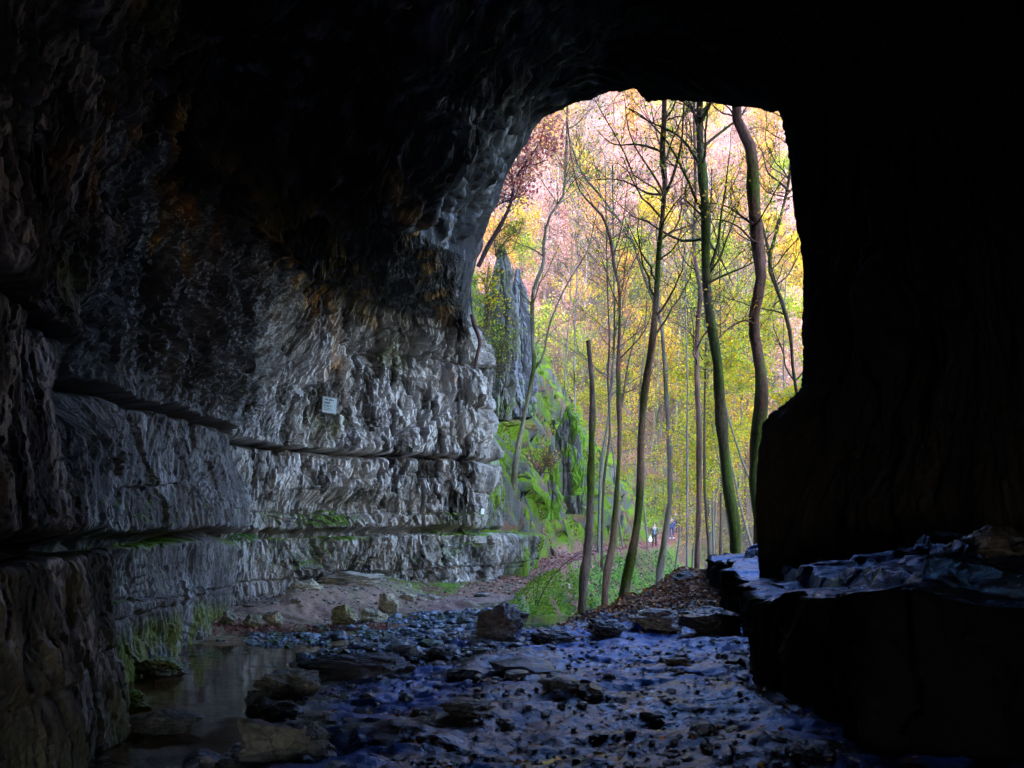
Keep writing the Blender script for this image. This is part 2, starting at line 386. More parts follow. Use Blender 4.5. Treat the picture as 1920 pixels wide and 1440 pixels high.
q2 = steps(fbm(x*3.6+1, y*3.6, z*1.7, 2, 52, .4), 5, 1.0)
q3 = steps(fbm(x*10, y*10, z*4.2, 3, 51, .6), 5, 1.0)
up_ = sstep(1.5, 2.1, z)
blk = np.clip(.30+.70*sstep(6.1, 7.2, su)+.30*up_*(su < 6.5), 0, 1)*(1-.6*sstep(8.3, 8.9, su))
lr = fbm(x*.5, y*.5, z*.5, 3, 67)
fl = fbm(u*3.2, v*.8, z*0, 4, 68)                           # vertical flutes
fi = fbm(x*9, y*9, z*6, 3, 69)
rg = ridged(x*1.7, y*1.7, z*1.2, 4, 70)
low = (sv < 1.2)
chaos = np.exp(-(((x+4.2)**2+(y-11.5)**2)/9))*sstep(1.2, 2.2, z)      # crumbly zone up on the left wall
alc = sstep(5.8, 6.6, su)*(1-sstep(9.0, 9.4, su))
ledge = np.clip(np.exp(-((z+.17)/.09)**2)+np.exp(-((z+.02*np.sin(u*.7)-1.45)/.07)**2), 0, 1)*wallw
nearw = (1-.35*(1-sstep(5.5, 8.5, y)))*(1-.8*ledge)
d = bigw*nearw*(.20*lr+.09*b1*(.3+.7*blk)+.08*b2*blk+.28*q1*(1-.7*slab)+.09*q2*(.6+.4*blk)*(1-slab)-.06*np.exp(-c1*30)*blk-.04*np.exp(-c2*28)*(1-slab)*blk)
d += (1-.6*slab)*(1-.8*ledge)*(.050*b3*blk+.018*b4*(.35+.65*blk)+.004*b5+.012*q3-.014*np.exp(-c3*22)*blk+.012*gr*wallw*(1-.5*blk)+.005*fi+.02*rg*(1-wallw)*bigw)
d += chaos*(.05*b3+.03*b4+.02*b5+.12*q2+.10*q3)
d += alc*wallw*(.05*b3*sstep(1.0, 1.6, z)*np.exp(-((su-8)/1.1)**2)+.03*b4)
# bedding joints: deep horizontal cracks and overhangs
dip = .02*np.sin(u*.7)+.03*noise3(u*.5, u*0, u*0, 71)+.02*fbm(u*3, u*0, u*0, 3, 72)
jit_ = .045*fbm(x*5, y*5, z*5, 3, 56)
def joint(zc, w, depth, above, soft=.06):
    t = z+dip+jit_-zc
    return -depth*np.exp(-(t/w)**2)+above*sstep(-.01, .02, t)*np.exp(-np.clip(t, 0, None)/.8)
jm = wallw*sstep(2.3, 3, su)*(1-.6*sstep(9.4, 10, su))
b1v = .6+.4*sstep(-.2, .2, noise3(u*.35, u*0, u*0, 73))
d += jm*(1-.55*sstep(8.2, 8.9, su))*(joint(1.45, .042, .50, .24*b1v)+joint(-.12, .06, .50, .14))
d += jm*alc*(joint(.74, .03, .06, .10)*sstep(-.1, .3, noise3(u*.8, u*0+3, u*0, 74)+.25)+joint(.25, .02, .06, -.03))
d += jm*joint(-.95, .02, .05, .05)*low+jm*joint(2.6, .035, .10, .08)*b1v*sstep(-.1, .25, noise3(u*.6+9, u*0, u*0, 55))+jm*joint(3.5, .03, .08, .06)*sstep(-.1, .2, noise3(u*.5+19, u*0, u*0, 54))
# niche on the left wall and hollow above the sign
def dent(px, py, Y, rx, rz, dep):
    cx, cy, cz = P(px, py, Y)
    return -dep*np.exp(-(((x-cx)**2+(y-cy)**2)/rx**2+((z-cz)/rz)**2)**1.5)
d += dent(215, 690, 8.6, 1.0, .55, .8)+dent(160, 730, 7.8, .6, .3, .4)+dent(690, 640, 17.6, .35, .5, .5)+dent(770, 665, 18.3, .3, .5, .25)+dent(800, 690, 18.7, .25, .4, .25)
d += dent(640, 955, 17.6, 1.1, .32, .35)+dent(500, 720, 14.5, .6, .8, .35)
far = sstep(10.05, 10.6, su)
d = d*(1-far)+far*1.2*fbm(x*.1, y*.1, z*.1, 3, 75)
Nh = Nn.copy(); Nh[..., 2] *= .15
for _ in range(60): Nh[:, 1:-1] = .5*Nh[:, 1:-1]+.25*(Nh[:, :-2]+Nh[:, 2:])
Nh /= np.linalg.norm(Nh, axis=2, keepdims=True)+1e-9
Nd = Nn.reshape(-1, 3)*(1-wallw[:, None])+Nh.reshape(-1, 3)*wallw[:, None]
V3 = B.reshape(-1, 3)+Nd*d[:, None]
V3[:, 2] += wallw*.012*b4
# colours
X, Y, Z = V3[:, 0], V3[:, 1], V3[:, 2]
Vg = V3.reshape(nu, nv, 3); nn = np.cross(np.gradient(Vg, axis=1), np.gradient(Vg, axis=0)); nn /= np.linalg.norm(nn, axis=2, keepdims=True)+1e-9
if (nn*Nn).sum() < 0: nn = -nn
nz = nn[..., 2].ravel()
f1 = fbm(X*.8, Y*.8, Z*.8, 4, 81); f2 = fbm(X*3.5, Y*3.5, Z*1.8, 4, 82); f3 = fbm(X*4.5, Y*4.5, Z*.8, 4, 83)
c = np.tile(np.array([.18, .158, .135]), (len(X), 1))
c = lerpc(c, (.065, .06, .055), sstep(-.10, .08, f1+.6*f2)*.9)
c = lerpc(c, (.36, .34, .35), sstep(-.05, .5, .5*f3+.2*f2+.25*b2)*.75*wallw)
c = lerpc(c, (.06, .052, .045), sstep(-.1, .3, gr+.3*f2)*.7*wallw)
c = lerpc(c, (.32, .30, .30), sstep(-.1, .45, -gr+.3*f3)*.5*wallw)
c = lerpc(c, (.085, .08, .085), (1-sstep(5.0, 5.7, su))*.72)  # near wall darkened in its colour, imitating the dimmer light there
c = lerpc(c, (.03, .03, .033), np.clip(sstep(4.93, 5.05, sv)*sstep(6.5, 7.5, su)*.90*(1-.2*rimd)+slab*.85+sstep(4.2, 5.2, sv)*(1-sstep(6, 7, su))*.75+(1-wallw)*.5, 0, 1))  # shade of the overhang and ceiling painted into the rock colour
c = c*(1+wallw*blk*(1.1*(r3-.5)+.8*(r2-.5)+.4*(r4-.5)))[:, None]
c = c*(1-.6*sstep(9.05, 9.4, su))[:, None]
inner_shade = 1-sstep(3, 10.5, y+.8*f1)
c = lerpc(c, (.02, .021, .024), inner_shade*.92)  # painted shade: rock colour darkens towards the inside of the cave
c = lerpc(c, (.62, .59, .60), (1-.75*sstep(8.1, 8.8, su))*alc*wallw*sstep(-.1, .4, b3*.35+.4*f3+.25*b2+.2*b4)*sstep(.2, .9, z+.3*f1)*(1-sstep(3.2, 4.0, z))*.8)  # painted highlights: paler alcove rock imitates light from the mouth
c = lerpc(c, (.42, .39, .36), alc*wallw*sstep(-.2, .3, b3*.4+f3)*.45)
c = lerpc(c, (.15, .145, .17), sstep(.2, .6, -f2)*.6)

def spot(px, py, Y, r, colr, st, rz=None):
    global c
    cx, cy, cz = P(px, py, Y); rz = rz or r
    w = np.exp(-2*(((X-cx)**2+(Y-cy)**2)/(r*r)+((Z-cz)/rz)**2))*sstep(-.1, .25, f2+.3*b3)*st*.65
    c = lerpc(c, colr, np.clip(w, 0, 1))
for a in [(365,505,11.9,.30,(.50,.24,.03),1.2,.3), (438,468,12.6,.2,(.48,.20,.03),1.1,.3), 
          (618,610,16.5,.2,(.50,.27,.09),1.2,.8), (600,560,15.8,.2,(.42,.20,.06),1.1,.35), (632,700,17.2,.22,(.50,.26,.09),1.1,.45), (700,585,17,.3,(.36,.19,.07),.9,.3),
          (850,720,19.5,.10,(.55,.16,.03),1.4,.25), (835,600,19,.3,(.38,.21,.08),.9,.2), (650,560,16.3,.8,(.20,.17,.05),.8,.25), (625,800,17.3,.5,(.22,.25,.08),.7,.35),
          (730,660,18,.35,(.16,.17,.05),.9,.5), (210,1270,9,.5,(.22,.17,.06),.7,.4)]: spot(*a)
algae = (1-sstep(-1.35, -1.05, Z+.25*f1))*(1-sstep(14.5, 15.5, Y))*(.15+.85*sstep(6, 8.5, Y))
c = lerpc(c, (.10, .125, .02), algae*.8*sstep(-.3, .3, f2+.1))
top = sstep(.35, .75, nz)*(Z < .3)*(Z > -.8)*sstep(7, 9, Y)
c = lerpc(c, (.085, .15, .018), np.clip(top*sstep(-.3, .1, f1+.4*f2), 0, 1))
c = lerpc(c, (.12, .12, .06), np.clip((1-sstep(9.5, 13, Y))*(Z < -.25)*sstep(-.4, .3, f1)*.2, 0, 1))
mo = sstep(9.1, 9.6, su)*wallw
c = lerpc(c, (.095, .15, .008), np.clip(mo*sstep(-.15, .15, f1+.5*f2+.7*nz)*.9, 0, 1))
rough = np.clip(.72+.5*f2-.15*sstep(.1, .4, f3), .4, .95)
rough = np.where((X > 1.5) | (Y < 4), .9, rough)
c = lerpc(c, (.012, .012, .013), sstep(.5, 2.5, X)*(Y < 17)*.92)  # right side blackened in the colour to look unlit
jc = int(sum(vseg[:6])); 
Fw = grid_faces(nu, nv, 0, int(sum(useg[:10])), 0, jc); Fc_ = grid_faces(nu, nv, 0, int(sum(useg[:10])), jc, nv-1); Fm = grid_faces(nu, nv, int(sum(useg[:10])), nu-1, 0, nv-1)
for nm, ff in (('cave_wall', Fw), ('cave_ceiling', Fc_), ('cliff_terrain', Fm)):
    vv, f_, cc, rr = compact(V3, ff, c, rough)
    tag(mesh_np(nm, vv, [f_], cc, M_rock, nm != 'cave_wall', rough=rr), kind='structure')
WALL_V = V3.reshape(nu, nv, 3)

# ------------------------------------------------------------------ stepped rock platform on the right
pl = resample([(6,17.4,0), (4.6,16.6,0), (3.45,14.9,0), (3.3,13.4,0), (2.98,11.6,0), (2.45,8.9,0), (2.33,7.2,0), (2.5,6.0,0), (3.2,5.4,0), (5.2,5.0,0), (7,4.6,0)], 760)
tl = np.linspace(0, 1, 760)
tn = np.gradient(pl, axis=0); nrm = np.stack([-tn[:, 1], tn[:, 0], 0*tn[:, 0]], 1); nrm /= np.linalg.norm(nrm, axis=1, keepdims=True)
for _ in range(60): nrm[1:-1] = .5*nrm[1:-1]+.25*(nrm[:-2]+nrm[2:])
ctr = np.array([4.6, 10, 0]); 
if (nrm[380]*(ctr-pl[380])).sum() < 0: nrm = -nrm
Yl = pl[:, 1]
e1 = np.interp(Yl, [5, 6, 8.9, 11.6, 14, 15.5], [-.44, -.5, -.70, -.72, -.55, -.5])+.07*noise3(tl*22, tl*0, tl*0, 90)+.04*noise3(tl*60, tl*0, tl*0, 89)
prof = [(0, -2.3, 0), (0.02, 0, 1), (.10, .03, 1), (.55, .06, 1), (.62, .24, 1), (.95, .28, 1), (1.0, .34, 1), (1.55, .40, 1), (1.6, .54, 1), (2.2, .58, 1), (5.5, .62, 1)]
cnt = [100, 6, 26, 12, 22, 6, 26, 12, 24, 40]
pp = []
for k, n in enumerate(cnt):
    for t in np.arange(n)/n: pp.append([prof[k][m]*(1-t)+prof[k+1][m]*t for m in range(3)])
pp.append(list(prof[-1])); pp = np.array(pp)
zt = -2.3*(1-pp[None, :, 2])+(e1[:, None]+pp[None, :, 1])*pp[None, :, 2]
zt = np.where(pp[None, :, 2] >= 1, np.minimum(zt, -.02-.02*pp[None, :, 0]), zt)
shr = 1
Bp = pl[:, None, :]+nrm[:, None, :]*pp[None, :, 0:1]; Bp[..., 2] = zt
x, y, z = Bp[..., 0].ravel(), Bp[..., 1].ravel(), Bp[..., 2].ravel()
ul = np.repeat(tl*24, len(pp)); vl = np.tile(pp[:, 0], len(pl))+z
wx = ul+.25*noise3(x*1.4, y*1.4, z*1.4, 91); wy = vl+.2*noise3(x*1.4, y*1.4, z*1.4, 92)
b1, c1, _ = blocks(wx*.9, wy*1.0, 93, .9); b2, c2, _ = blocks(wx*2.7, wy*3.1, 94, 1); 
rg = ridged(x*1.5, y*1.5, z*4, 4, 95); fi = fbm(x*8, y*8, z*8, 3, 96)
isface = np.tile(pp[:, 0] < .06, len(pl))
dd = .10*b1+.045*b2+.05*rg+.015*fi-.05*np.exp(-c1*14)
nrmf = np.repeat(nrm, len(pp), axis=0)
V = Bp.reshape(-1, 3)-nrmf*(dd*np.where(isface, 1, .35)+np.where(isface, .10*noise3(ul*.8, z*1.5, z*0, 97), 0)+.2*fbm(ul*.6, ul*0, ul*0, 3, 88)+.14*fbm(ul*1.3, vl*0+np.tile(np.round(pp[:, 0]*1.6), len(pl)), ul*0, 3, 98)*(~isface))[:, None]
V[:, 2] += np.where(isface, .02*b2, (.06)*np.floor(5*fbm(x*.5, y*.9, z*0, 4, 99))/5+.02*np.floor(5*fbm(x*3, y*4, z*0, 3, 98))/5+.012*fbm(x*9, y*9, z*0, 3, 97))
f1 = fbm(x, y, z, 3, 100); f2 = fbm(x*5, y*5, z*5, 3, 101)
c = np.tile(np.array([.003, .003, .0035]), (len(V), 1)); c = lerpc(c, (.002, .002, .003), sstep(-.2, .3, f1)); c = lerpc(c, (.012, .015, .024), sstep(.0, .5, f2)*(~isface))  # near-black terrace colour stands in for deep shade, mainly on the front
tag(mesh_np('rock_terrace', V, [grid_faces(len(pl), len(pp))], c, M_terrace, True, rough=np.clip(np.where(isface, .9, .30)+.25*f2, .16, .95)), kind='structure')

# ------------------------------------------------------------------ water
wm = bpy.data.materials.new('pool_water'); nt, b, out = nodes(wm)
b.inputs['Base Color'].default_value = (.50, .36, .20, 1); b.inputs['Roughness'].default_value = .08; b.inputs['IOR'].default_value = 1.33
b.inputs['Transmission Weight'].default_value = 1.0
n = nt.nodes.new('ShaderNodeTexNoise'); n.inputs['Scale'].default_value = 9; n.inputs['Detail'].default_value = 3
bp = nt.nodes.new('ShaderNodeBump'); bp.inputs['Strength'].default_value = .5; bp.inputs['Distance'].default_value = .02
nt.links.new(n.outputs['Fac'], bp.inputs['Height']); nt.links.new(bp.outputs[0], b.inputs['Normal'])
gx = np.linspace(-6, 1.2, 60); gy = np.linspace(3, 16, 80); XX, YY = np.meshgrid(gx, gy, indexing='ij')
tag(mesh_np('water', np.stack([XX.ravel(), YY.ravel(), XX.ravel()*0-1.62], 1), [grid_faces(60, 80)], None, wm), kind='structure')

#--PART2--
# ------------------------------------------------------------------ tubes and leaves
class Tubes:
    def __init__(s): s.V = []; s.Fq = []; s.C = []; s.n = 0
    def add(s, pts, rad, sides=5, col=(.1, .07, .05), closed=True, wob=0, seed=0):
        p = np.asarray(pts, float); n = len(p); rad = np.broadcast_to(np.asarray(rad, float), (n,))
        t = np.gradient(p, axis=0); t /= np.linalg.norm(t, axis=1, keepdims=True)+1e-9
        ref = np.array([.31, .93, .19]); 
        if abs((t[0]*ref).sum()) > .85: ref = np.array([.95, -.1, .3])
        a = np.cross(t, ref); a /= np.linalg.norm(a, axis=1, keepdims=True)+1e-9; b = np.cross(t, a)
        ang = np.arange(sides)*2*np.pi/sides
        ring = p[:, None]+rad[:, None, None]*(np.cos(ang)[None, :, None]*a[:, None]+np.sin(ang)[None, :, None]*b[:, None])
        if wob:
            q = ring.reshape(-1, 3); dn = (ring-p[:, None]).reshape(-1, 3); 
            k = wob*(fbm(q[:, 0]*4, q[:, 1]*4, q[:, 2]*1.6, 3, 110+seed % 7)*1.4+.5*ridged(q[:, 0]*9, q[:, 1]*9, q[:, 2]*2.5, 2, 117))
            ring = ring+(dn*k[:, None]).reshape(ring.shape)
        s.V.append(ring.reshape(-1, 3))
        i, j = np.meshgrid(np.arange(n-1), np.arange(sides), indexing='ij'); i = i.ravel(); j = j.ravel(); j2 = (j+1) % sides
        s.Fq.append(s.n+np.stack([i*sides+j, i*sides+j2, (i+1)*sides+j2, (i+1)*sides+j], 1))
        c = np.asarray(col, float)
        s.C.append(np.broadcast_to(c, (n*sides, 3)) if c.ndim == 1 else np.repeat(c, sides, axis=0))
        s.n += n*sides
    def build(s, name, mat, parent=None, colf=None):
        V = np.concatenate(s.V); C = np.concatenate(s.C)
        if colf: C = colf(V, C)
        return mesh_np(name, V, [np.concatenate(s.Fq)], C, mat, True, parent)

def leaf_quads(cent, size, cols, rng, flat=None, aspect=.7):
    """rhombic leaves around given centres; flat = (n,3) normals to lie against"""
    n = len(cent); a = rng.normal(size=(n, 3)); a /= np.linalg.norm(a, axis=1, keepdims=True)
    if flat is None: nrm = rng.normal(size=(n, 3)); nrm[:, 2] = np.abs(nrm[:, 2])+.3
    else: nrm = flat+rng.normal(size=(n, 3))*.3
    nrm /= np.linalg.norm(nrm, axis=1, keepdims=True)
    a = np.cross(nrm, a); a /= np.linalg.norm(a, axis=1, keepdims=True)+1e-9; b = np.cross(nrm, a)
    sz = (size*rng.uniform(.6, 1.35, n))[:, None]
    fold = nrm*sz*.12
    V = np.stack([cent-a*sz*.5, cent+b*sz*.5*aspect+fold, cent+a*sz*.5, cent-b*sz*.5*aspect+fold], 1).reshape(-1, 3)
    Fq = np.arange(n*4).reshape(-1, 4)
    return V, Fq, np.repeat(cols, 4, axis=0)

LEAFK = .80
def pal(rng, n, colours, wts=None, jit=.18):
    colours = np.array(colours, float); k = rng.choice(len(colours), n, p=wts)
    return np.clip(colours[k]*LEAFK*(1+rng.uniform(-jit, jit, (n, 1)))*(1+rng.uniform(-.08, .08, (n, 3))), 0, 1)

def wander(rng, p, d, L, n, wob=.25, up=.1):
    p = np.array(p, float); d = np.array(d, float); d /= np.linalg.norm(d); out = [p.copy()]; st = L/n
    for i in range(n):
        d = d+rng.normal(size=3)*wob+np.array([0, 0, up]); d /= np.linalg.norm(d); p = p+d*st; out.append(p.copy())
    return np.array(out)

def limbs(rng, br, path, rad, z0, n, L, col, tips, lev=3, spread=.9, up=.12, rmin=.006, flat=0):
    """side limbs from a trunk polyline above z0; fills tips with the points of the fine twigs"""
    ok = np.where(path[:, 2] > z0)[0]
    if not len(ok): return
    for k in range(n):
        f = rng.uniform(0, 1)**.8; i = ok[int(f*(len(ok)-1))]
        h = (i-ok[0])/max(len(ok)-1, 1)
        an = rng.uniform(0, 2*np.pi); d = np.array([np.cos(an)*spread, np.sin(an)*spread, rng.uniform(.1, .9)*(1-flat)+.05])
        l = L*rng.uniform(.45, 1.1)*(1-.45*h); r = max(min(rad[i]*.45, .011*l+.008), rmin)
        q = wander(rng, path[i], d, l, 8, .2, up*(1-flat)); rr = np.linspace(r, rmin, len(q)); br.add(q, rr, 4, col)
        for m in range(int(rng.integers(3, 6))):
            j = int(rng.integers(2, len(q)-1)); dd = (q[j+1]-q[j])/np.linalg.norm(q[j+1]-q[j])+rng.normal(size=3)*np.array([.6, .6, .45*(1-.6*flat)])
            s = wander(rng, q[j], dd, l*rng.uniform(.25, .55), 6, .25, up*.6*(1-flat)); br.add(s, np.linspace(max(rr[j]*.55, rmin), rmin*.7, len(s)), 3, col)
            tips.append(s[2:])
            if lev > 2:
                for w_ in range(int(rng.integers(2, 5))):
                    j2 = int(rng.integers(1, len(s)-1)); t_ = wander(rng, s[j2], (s[j2+1]-s[j2])/np.linalg.norm(s[j2+1]-s[j2])+rng.normal(size=3)*.6, l*rng.uniform(.1, .28), 4, .25, up*.4)
                    br.add(t_, np.linspace(rmin*.8, rmin*.5, len(t_)), 3, col); tips.append(t_[1:])
        tips.append(q[5:])

def crown(rng, tips, n, size, colours, wts=None, sc=.12, parent=None, name='crown'):
    T = np.concatenate(tips); c = T[rng.integers(0, len(T), n)]+rng.normal(size=(n, 3))*sc
    V, Fq, C = leaf_quads(c, size, pal(rng, n, colours, wts), rng)
    return mesh_np(name, V, [Fq], C, M_leaf, False, parent)

YEL = [(.85, .60, .012), (.66, .62, .015), (.88, .44, .015)]
GRN = [(.32, .46, .015), (.50, .55, .02), (.14, .24, .015)]
ORG = [(.82, .34, .05), (.68, .24, .06), (.85, .46, .08)]
PNK = [(.80, .40, .34), (.66, .27, .25), (.88, .52, .40)]
BRK = (.085, .055, .042); GRY = (.20, .17, .155); RED = (.16, .07, .05); PALE = (.20, .165, .17)

def mossy(base, amount, side=(-.7, -.4), seed=0):
    def f(V, C):
        n = fbm(V[:, 0]*1.5+seed, V[:, 1]*1.5, V[:, 2]*.7, 3, 120)
        m = sstep(1-amount-.12, 1-amount+.12, n*1.3+.5-.02)
        c2 = C*(1-m[:, None])+np.array([.05, .066, .007])*m[:, None]
        k = 1.3*fbm(V[:, 0]*20, V[:, 1]*20, V[:, 2]*5, 3, 121)
        return c2*.78*(1+.7*k)[:, None]
    return f

def smooth_path(pts, n):
    p = np.array(pts, float)
    for _ in range(2):
        q = [p[0]]
        for a, b in zip(p[:-1], p[1:]): q += [a*.75+b*.25, a*.25+b*.75]
        q.append(p[-1]); p = np.array(q)
    d = np.concatenate([[0], np.cumsum(np.linalg.norm(np.diff(p, axis=0), axis=1))]); t = np.linspace(0, d[-1], n)
    return np.stack([np.interp(t, d, p[:, k]) for k in range(3)], 1)

def big_tree(label, Y, pts, r0, r1, base, moss, forks=(), nl=14, L=3.0, z0=2.0, leaves=300, cols=GRN, extra_up=6, lean=(0, 0), seed=1, cat='tree', lsz=.075, broken=False, flare=1.5):
    """trunk traced through a few points at its own distance, rooted in the ground, carried on above the frame"""
    rng = np.random.default_rng(seed)
    w = [list(P(a, b, Y)) for a, b in pts]
    g = gz1(w[0][0], Y); 
    w[0][2] = min(w[0][2], g+.3) if w[0][2] < g+1 else w[0][2]
    w = [[w[0][0]-(w[1][0]-w[0][0])*.15, Y, g-.25]]+w
    for k in range(1, len(w)): w[k][1] += .25*math.sin(k*1.7+seed)
    if not broken: w.append([w[-1][0]+(w[-1][0]-w[-2][0])*.6+lean[0], Y+lean[1], w[-1][2]+extra_up])
    w = np.array(w); b0 = w[0].copy(); p = smooth_path(w, 44)
    s = np.linspace(0, 1, len(p)); rad = (r0+(r1-r0)*s)*.8; rad *= (1+(flare-1)*np.exp(-s*len(p)/2.2))*(1+.09*noise3(s*9+seed, s*0, s*0, 7))
    rt = empty('tree', tuple(b0), label, cat, None)
    tk = Tubes(); tk.add(p-b0, rad*(1+.10*np.sin(s*23+seed)), 14, base, wob=.28, seed=seed)
    br = Tubes(); tips = []
    for fk, fr in forks:
        q = np.array([P(a, b, Y) for a, b in fk]); q[:, 1] += np.linspace(0, rng.uniform(-1.2, 1.2), len(q)); q = smooth_path(q, 22)
        rr = np.linspace(fr, max(fr*.3, .008), len(q)); (tk if fr > .05 else br).add(q-b0, rr, 7 if fr > .05 else 5, base, wob=.15)
        limbs(rng, br, q-b0, rr, -99, 5, 1.3, base, tips, lev=3, rmin=.005)
    limbs(rng, br, p-b0, rad, z0-b0[2], int(nl*1.7) if not broken else nl, L, base, tips, lev=3, rmin=.006)
    cf = mossy(base, moss, seed=seed)
    if seed in (3, 5, 9, 10):
        for a_, b_, c_ in zip(br.V, br.Fq, br.C): tk.V.append(a_); tk.Fq.append(b_+tk.n); tk.C.append(c_)
        br = Tubes()
    tk.build('trunk', M_bark, rt, cf)
    if br.V: br.build('branches', M_bark, rt, mossy(base, moss*.5, seed=seed))
    if leaves and tips: crown(rng, tips, leaves, lsz, cols, parent=rt)
    return rt

big_tree('dark snag with a broken top and no crown beside the bend of the path', 24, [(1092,1088), (1105,1018), (1108,919), (1109,830), (1110,742), (1108,680), (1104,636)], .15, .075, BRK, .1, nl=4, L=.5, z0=-1, leaves=0, broken=True, seed=3)
big_tree('forked reddish trunk right of the broken snag, roots gripping the bank', 27, [(1135,1075), (1152,1018), (1158,919), (1161,812), (1160,749), (1161,671), (1162,600), (1160,540), (1152,500), (1148,450), (1130,405), (1104,385), (1078,341)], .125, .022, (.13, .065, .045), .08,
         forks=[([(1161,775), (1172,735), (1182,671), (1199,618), (1215,575)], .04), ([(1150,480), (1165,430), (1170,360)], .02)], nl=12, z0=3, leaves=260, extra_up=2, seed=4)
big_tree('tall leaning trunk with yellow green moss, nearest the end of the grassy bank', 20, [(1167,1145), (1176,1085), (1188,1025), (1199,919), (1203,830), (1211,717), (1220,653), (1229,575), (1236,504), (1239,433), (1243,369), (1248,325), (1243,285), (1243,238), (1243,192)], .125, .035, (.13, .075, .045), .25,
         forks=[([(1240,364), (1228,360), (1213,352), (1188,330), (1163,316), (1121,313)], .03), ([(1188,330), (1170,300), (1150,275), (1120,240), (1100,215)], .02), ([(1240,378), (1255,350), (1264,316), (1268,291), (1266,256), (1268,185)], .04), ([(1243,285), (1215,272), (1190,266), (1150,268), (1120,235)], .03), ([(1239,433), (1241,420), (1260,395), (1290,370)], .025)], nl=16, z0=4, leaves=420, cols=YEL+GRN, seed=5)
big_tree('slim smooth grey trunk in front of the far walkers', 38, [(1237,1070), (1246,1018), (1255,936), (1257,848), (1252,759), (1245,671), (1238,600), (1227,560), (1216,539), (1195,486), (1177,433), (1153,398), (1121,359), (1085,327)], .17, .035, (.15, .115, .10), .15, nl=10, z0=7, leaves=200, extra_up=2, seed=6)
big_tree('straight reddish brown pole of a trunk left of the big mossy tree', 28, [(1308,1080), (1309,940), (1310,812), (1308,671), (1309,600), (1313,557), (1305,504), (1302,440), (1304,380), (1300,300)], .13, .03, (.17, .09, .07), .05,
         forks=[([(1308,640), (1290,615), (1260,600), (1240,580)], .025), ([(1312,560), (1325,510), (1340,480)], .03)], nl=14, z0=5, leaves=300, cols=GRN, seed=7)
big_tree('large curving trunk coated in dark green moss at the edge of the terrace', 19.5, [(1379,1040), (1375,980), (1368,918), (1358,812), (1345,706), (1335,635), (1331,557), (1325,469), (1318,398), (1316,327), (1316,256), (1312,192)], .165, .08, (.08, .06, .035), .72,
         forks=[([(1316,392), (1305,380), (1292,350), (1280,330), (1259,291), (1234,260), (1198,228), (1167,217)], .035), ([(1316,315), (1304,290), (1287,260), (1262,238), (1216,217), (1180,190)], .035), ([(1315,225), (1322,214), (1333,190)], .06), ([(1323,440), (1345,455), (1375,480), (1400,510)], .03), ([(1330,530), (1350,520), (1390,505), (1420,490)], .035)], nl=16, z0=4, leaves=450, cols=YEL+GRN, seed=8)
big_tree('thick reddish trunk with burls and patches of moss behind the stepped rock terrace', 18, [(1420,1030), (1419,940), (1418,883), (1422,812), (1423,742), (1425,671), (1418,622), (1411,580), (1424,528), (1424,451), (1416,380), (1407,309), (1399,262), (1386,221), (1381,192)], .155, .125, (.12, .055, .036), .35,
         forks=[([(1414,420), (1404,405), (1383,376), (1361,359), (1330,350)], .03), ([(1421,455), (1408,451), (1385,425), (1347,412), (1310,415)], .025), ([(1420,610), (1395,600), (1360,620), (1330,650)], .02)], nl=12, z0=4.5, leaves=300, cols=YEL+ORG, seed=9)
big_tree('slender mossy tree forking high up, rightmost against the right cave wall', 21, [(1512,860), (1499,738), (1489,681), (1478,628), (1461,557), (1446,497), (1443,476), (1453,433), (1468,391), (1480,359), (1484,300)], .075, .03, (.10, .07, .045), .3,
         forks=[([(1443,480), (1446,455), (1440,400), (1435,350), (1444,300)], .04), ([(1480,359), (1465,330), (1450,309), (1446,250)], .03)], nl=16, z0=3, leaves=900, cols=YEL+GRN, seed=10)
big_tree('pale tree leaning out of the mossy slope and forking below the rock pinnacle', 27, [(963,890), (976,812), (990,742), (1003,690), (999,640), (998,590), (999,540), (1015,511), (1021,480), (1018,451), (1030,405), (1050,380), (1062,350)], .115, .018, (.20, .17, .11), .12,
         forks=[([(1004,690), (1020,671), (1025,628), (1039,586), (1061,540), (1085,504), (1100,483), (1110,433), (1118,400)], .04), ([(1018,451), (1034,440), (1030,400), (1034,350)], .018)], nl=18, z0=5, L=2.4, leaves=160, cols=GRN, seed=11)
# the maple leaning out over the left rim of the mouth
def rim_tree():
    rng = np.random.default_rng(12); Y = 22.5; b0 = np.array(P(900, 495, Y)); rt = empty('maple_tree', tuple(b0), 'dark bent tree with crimson leaves growing out beside the left rim of the cave mouth', 'tree')
    tk = Tubes(); br = Tubes(); tips = []
    p = smooth_path([P(a, b, Y) for a, b in [(897,500), (914,462), (944,415), (961,373), (963,345), (955,325), (948,300)]], 26)
    tk.add(p-b0, np.linspace(.07, .03, 26), 8, (.05, .03, .03), wob=.2); limbs(rng, br, p-b0, np.linspace(.07, .03, 26), 1.2, 8, 1.4, (.05, .03, .03), tips, rmin=.005)
    for fk in ([(963,345), (975,320), (997,291), (1015,262), (1020,230)], [(961,373), (940,380), (925,392)], [(955,330), (950,300), (965,270), (980,240)], [(980,312), (1000,310), (1025,300)]):
        q = smooth_path([P(a, b, Y) for a, b in fk], 16); tk.add(q-b0, np.linspace(.03, .01, 16), 6, (.05, .03, .03)); limbs(rng, br, q-b0, np.linspace(.03, .01, 16), -99, 9, 1.3, (.05, .03, .03), tips, rmin=.004, flat=.5)
    tk.build('trunk', M_bark, rt); br.build('branches', M_bark, rt)
    crown(rng, tips, 2600, .085, [(.55, .13, .13), (.62, .20, .15), (.50, .10, .12), (.65, .30, .16)], parent=rt, sc=.2)
rim_tree()
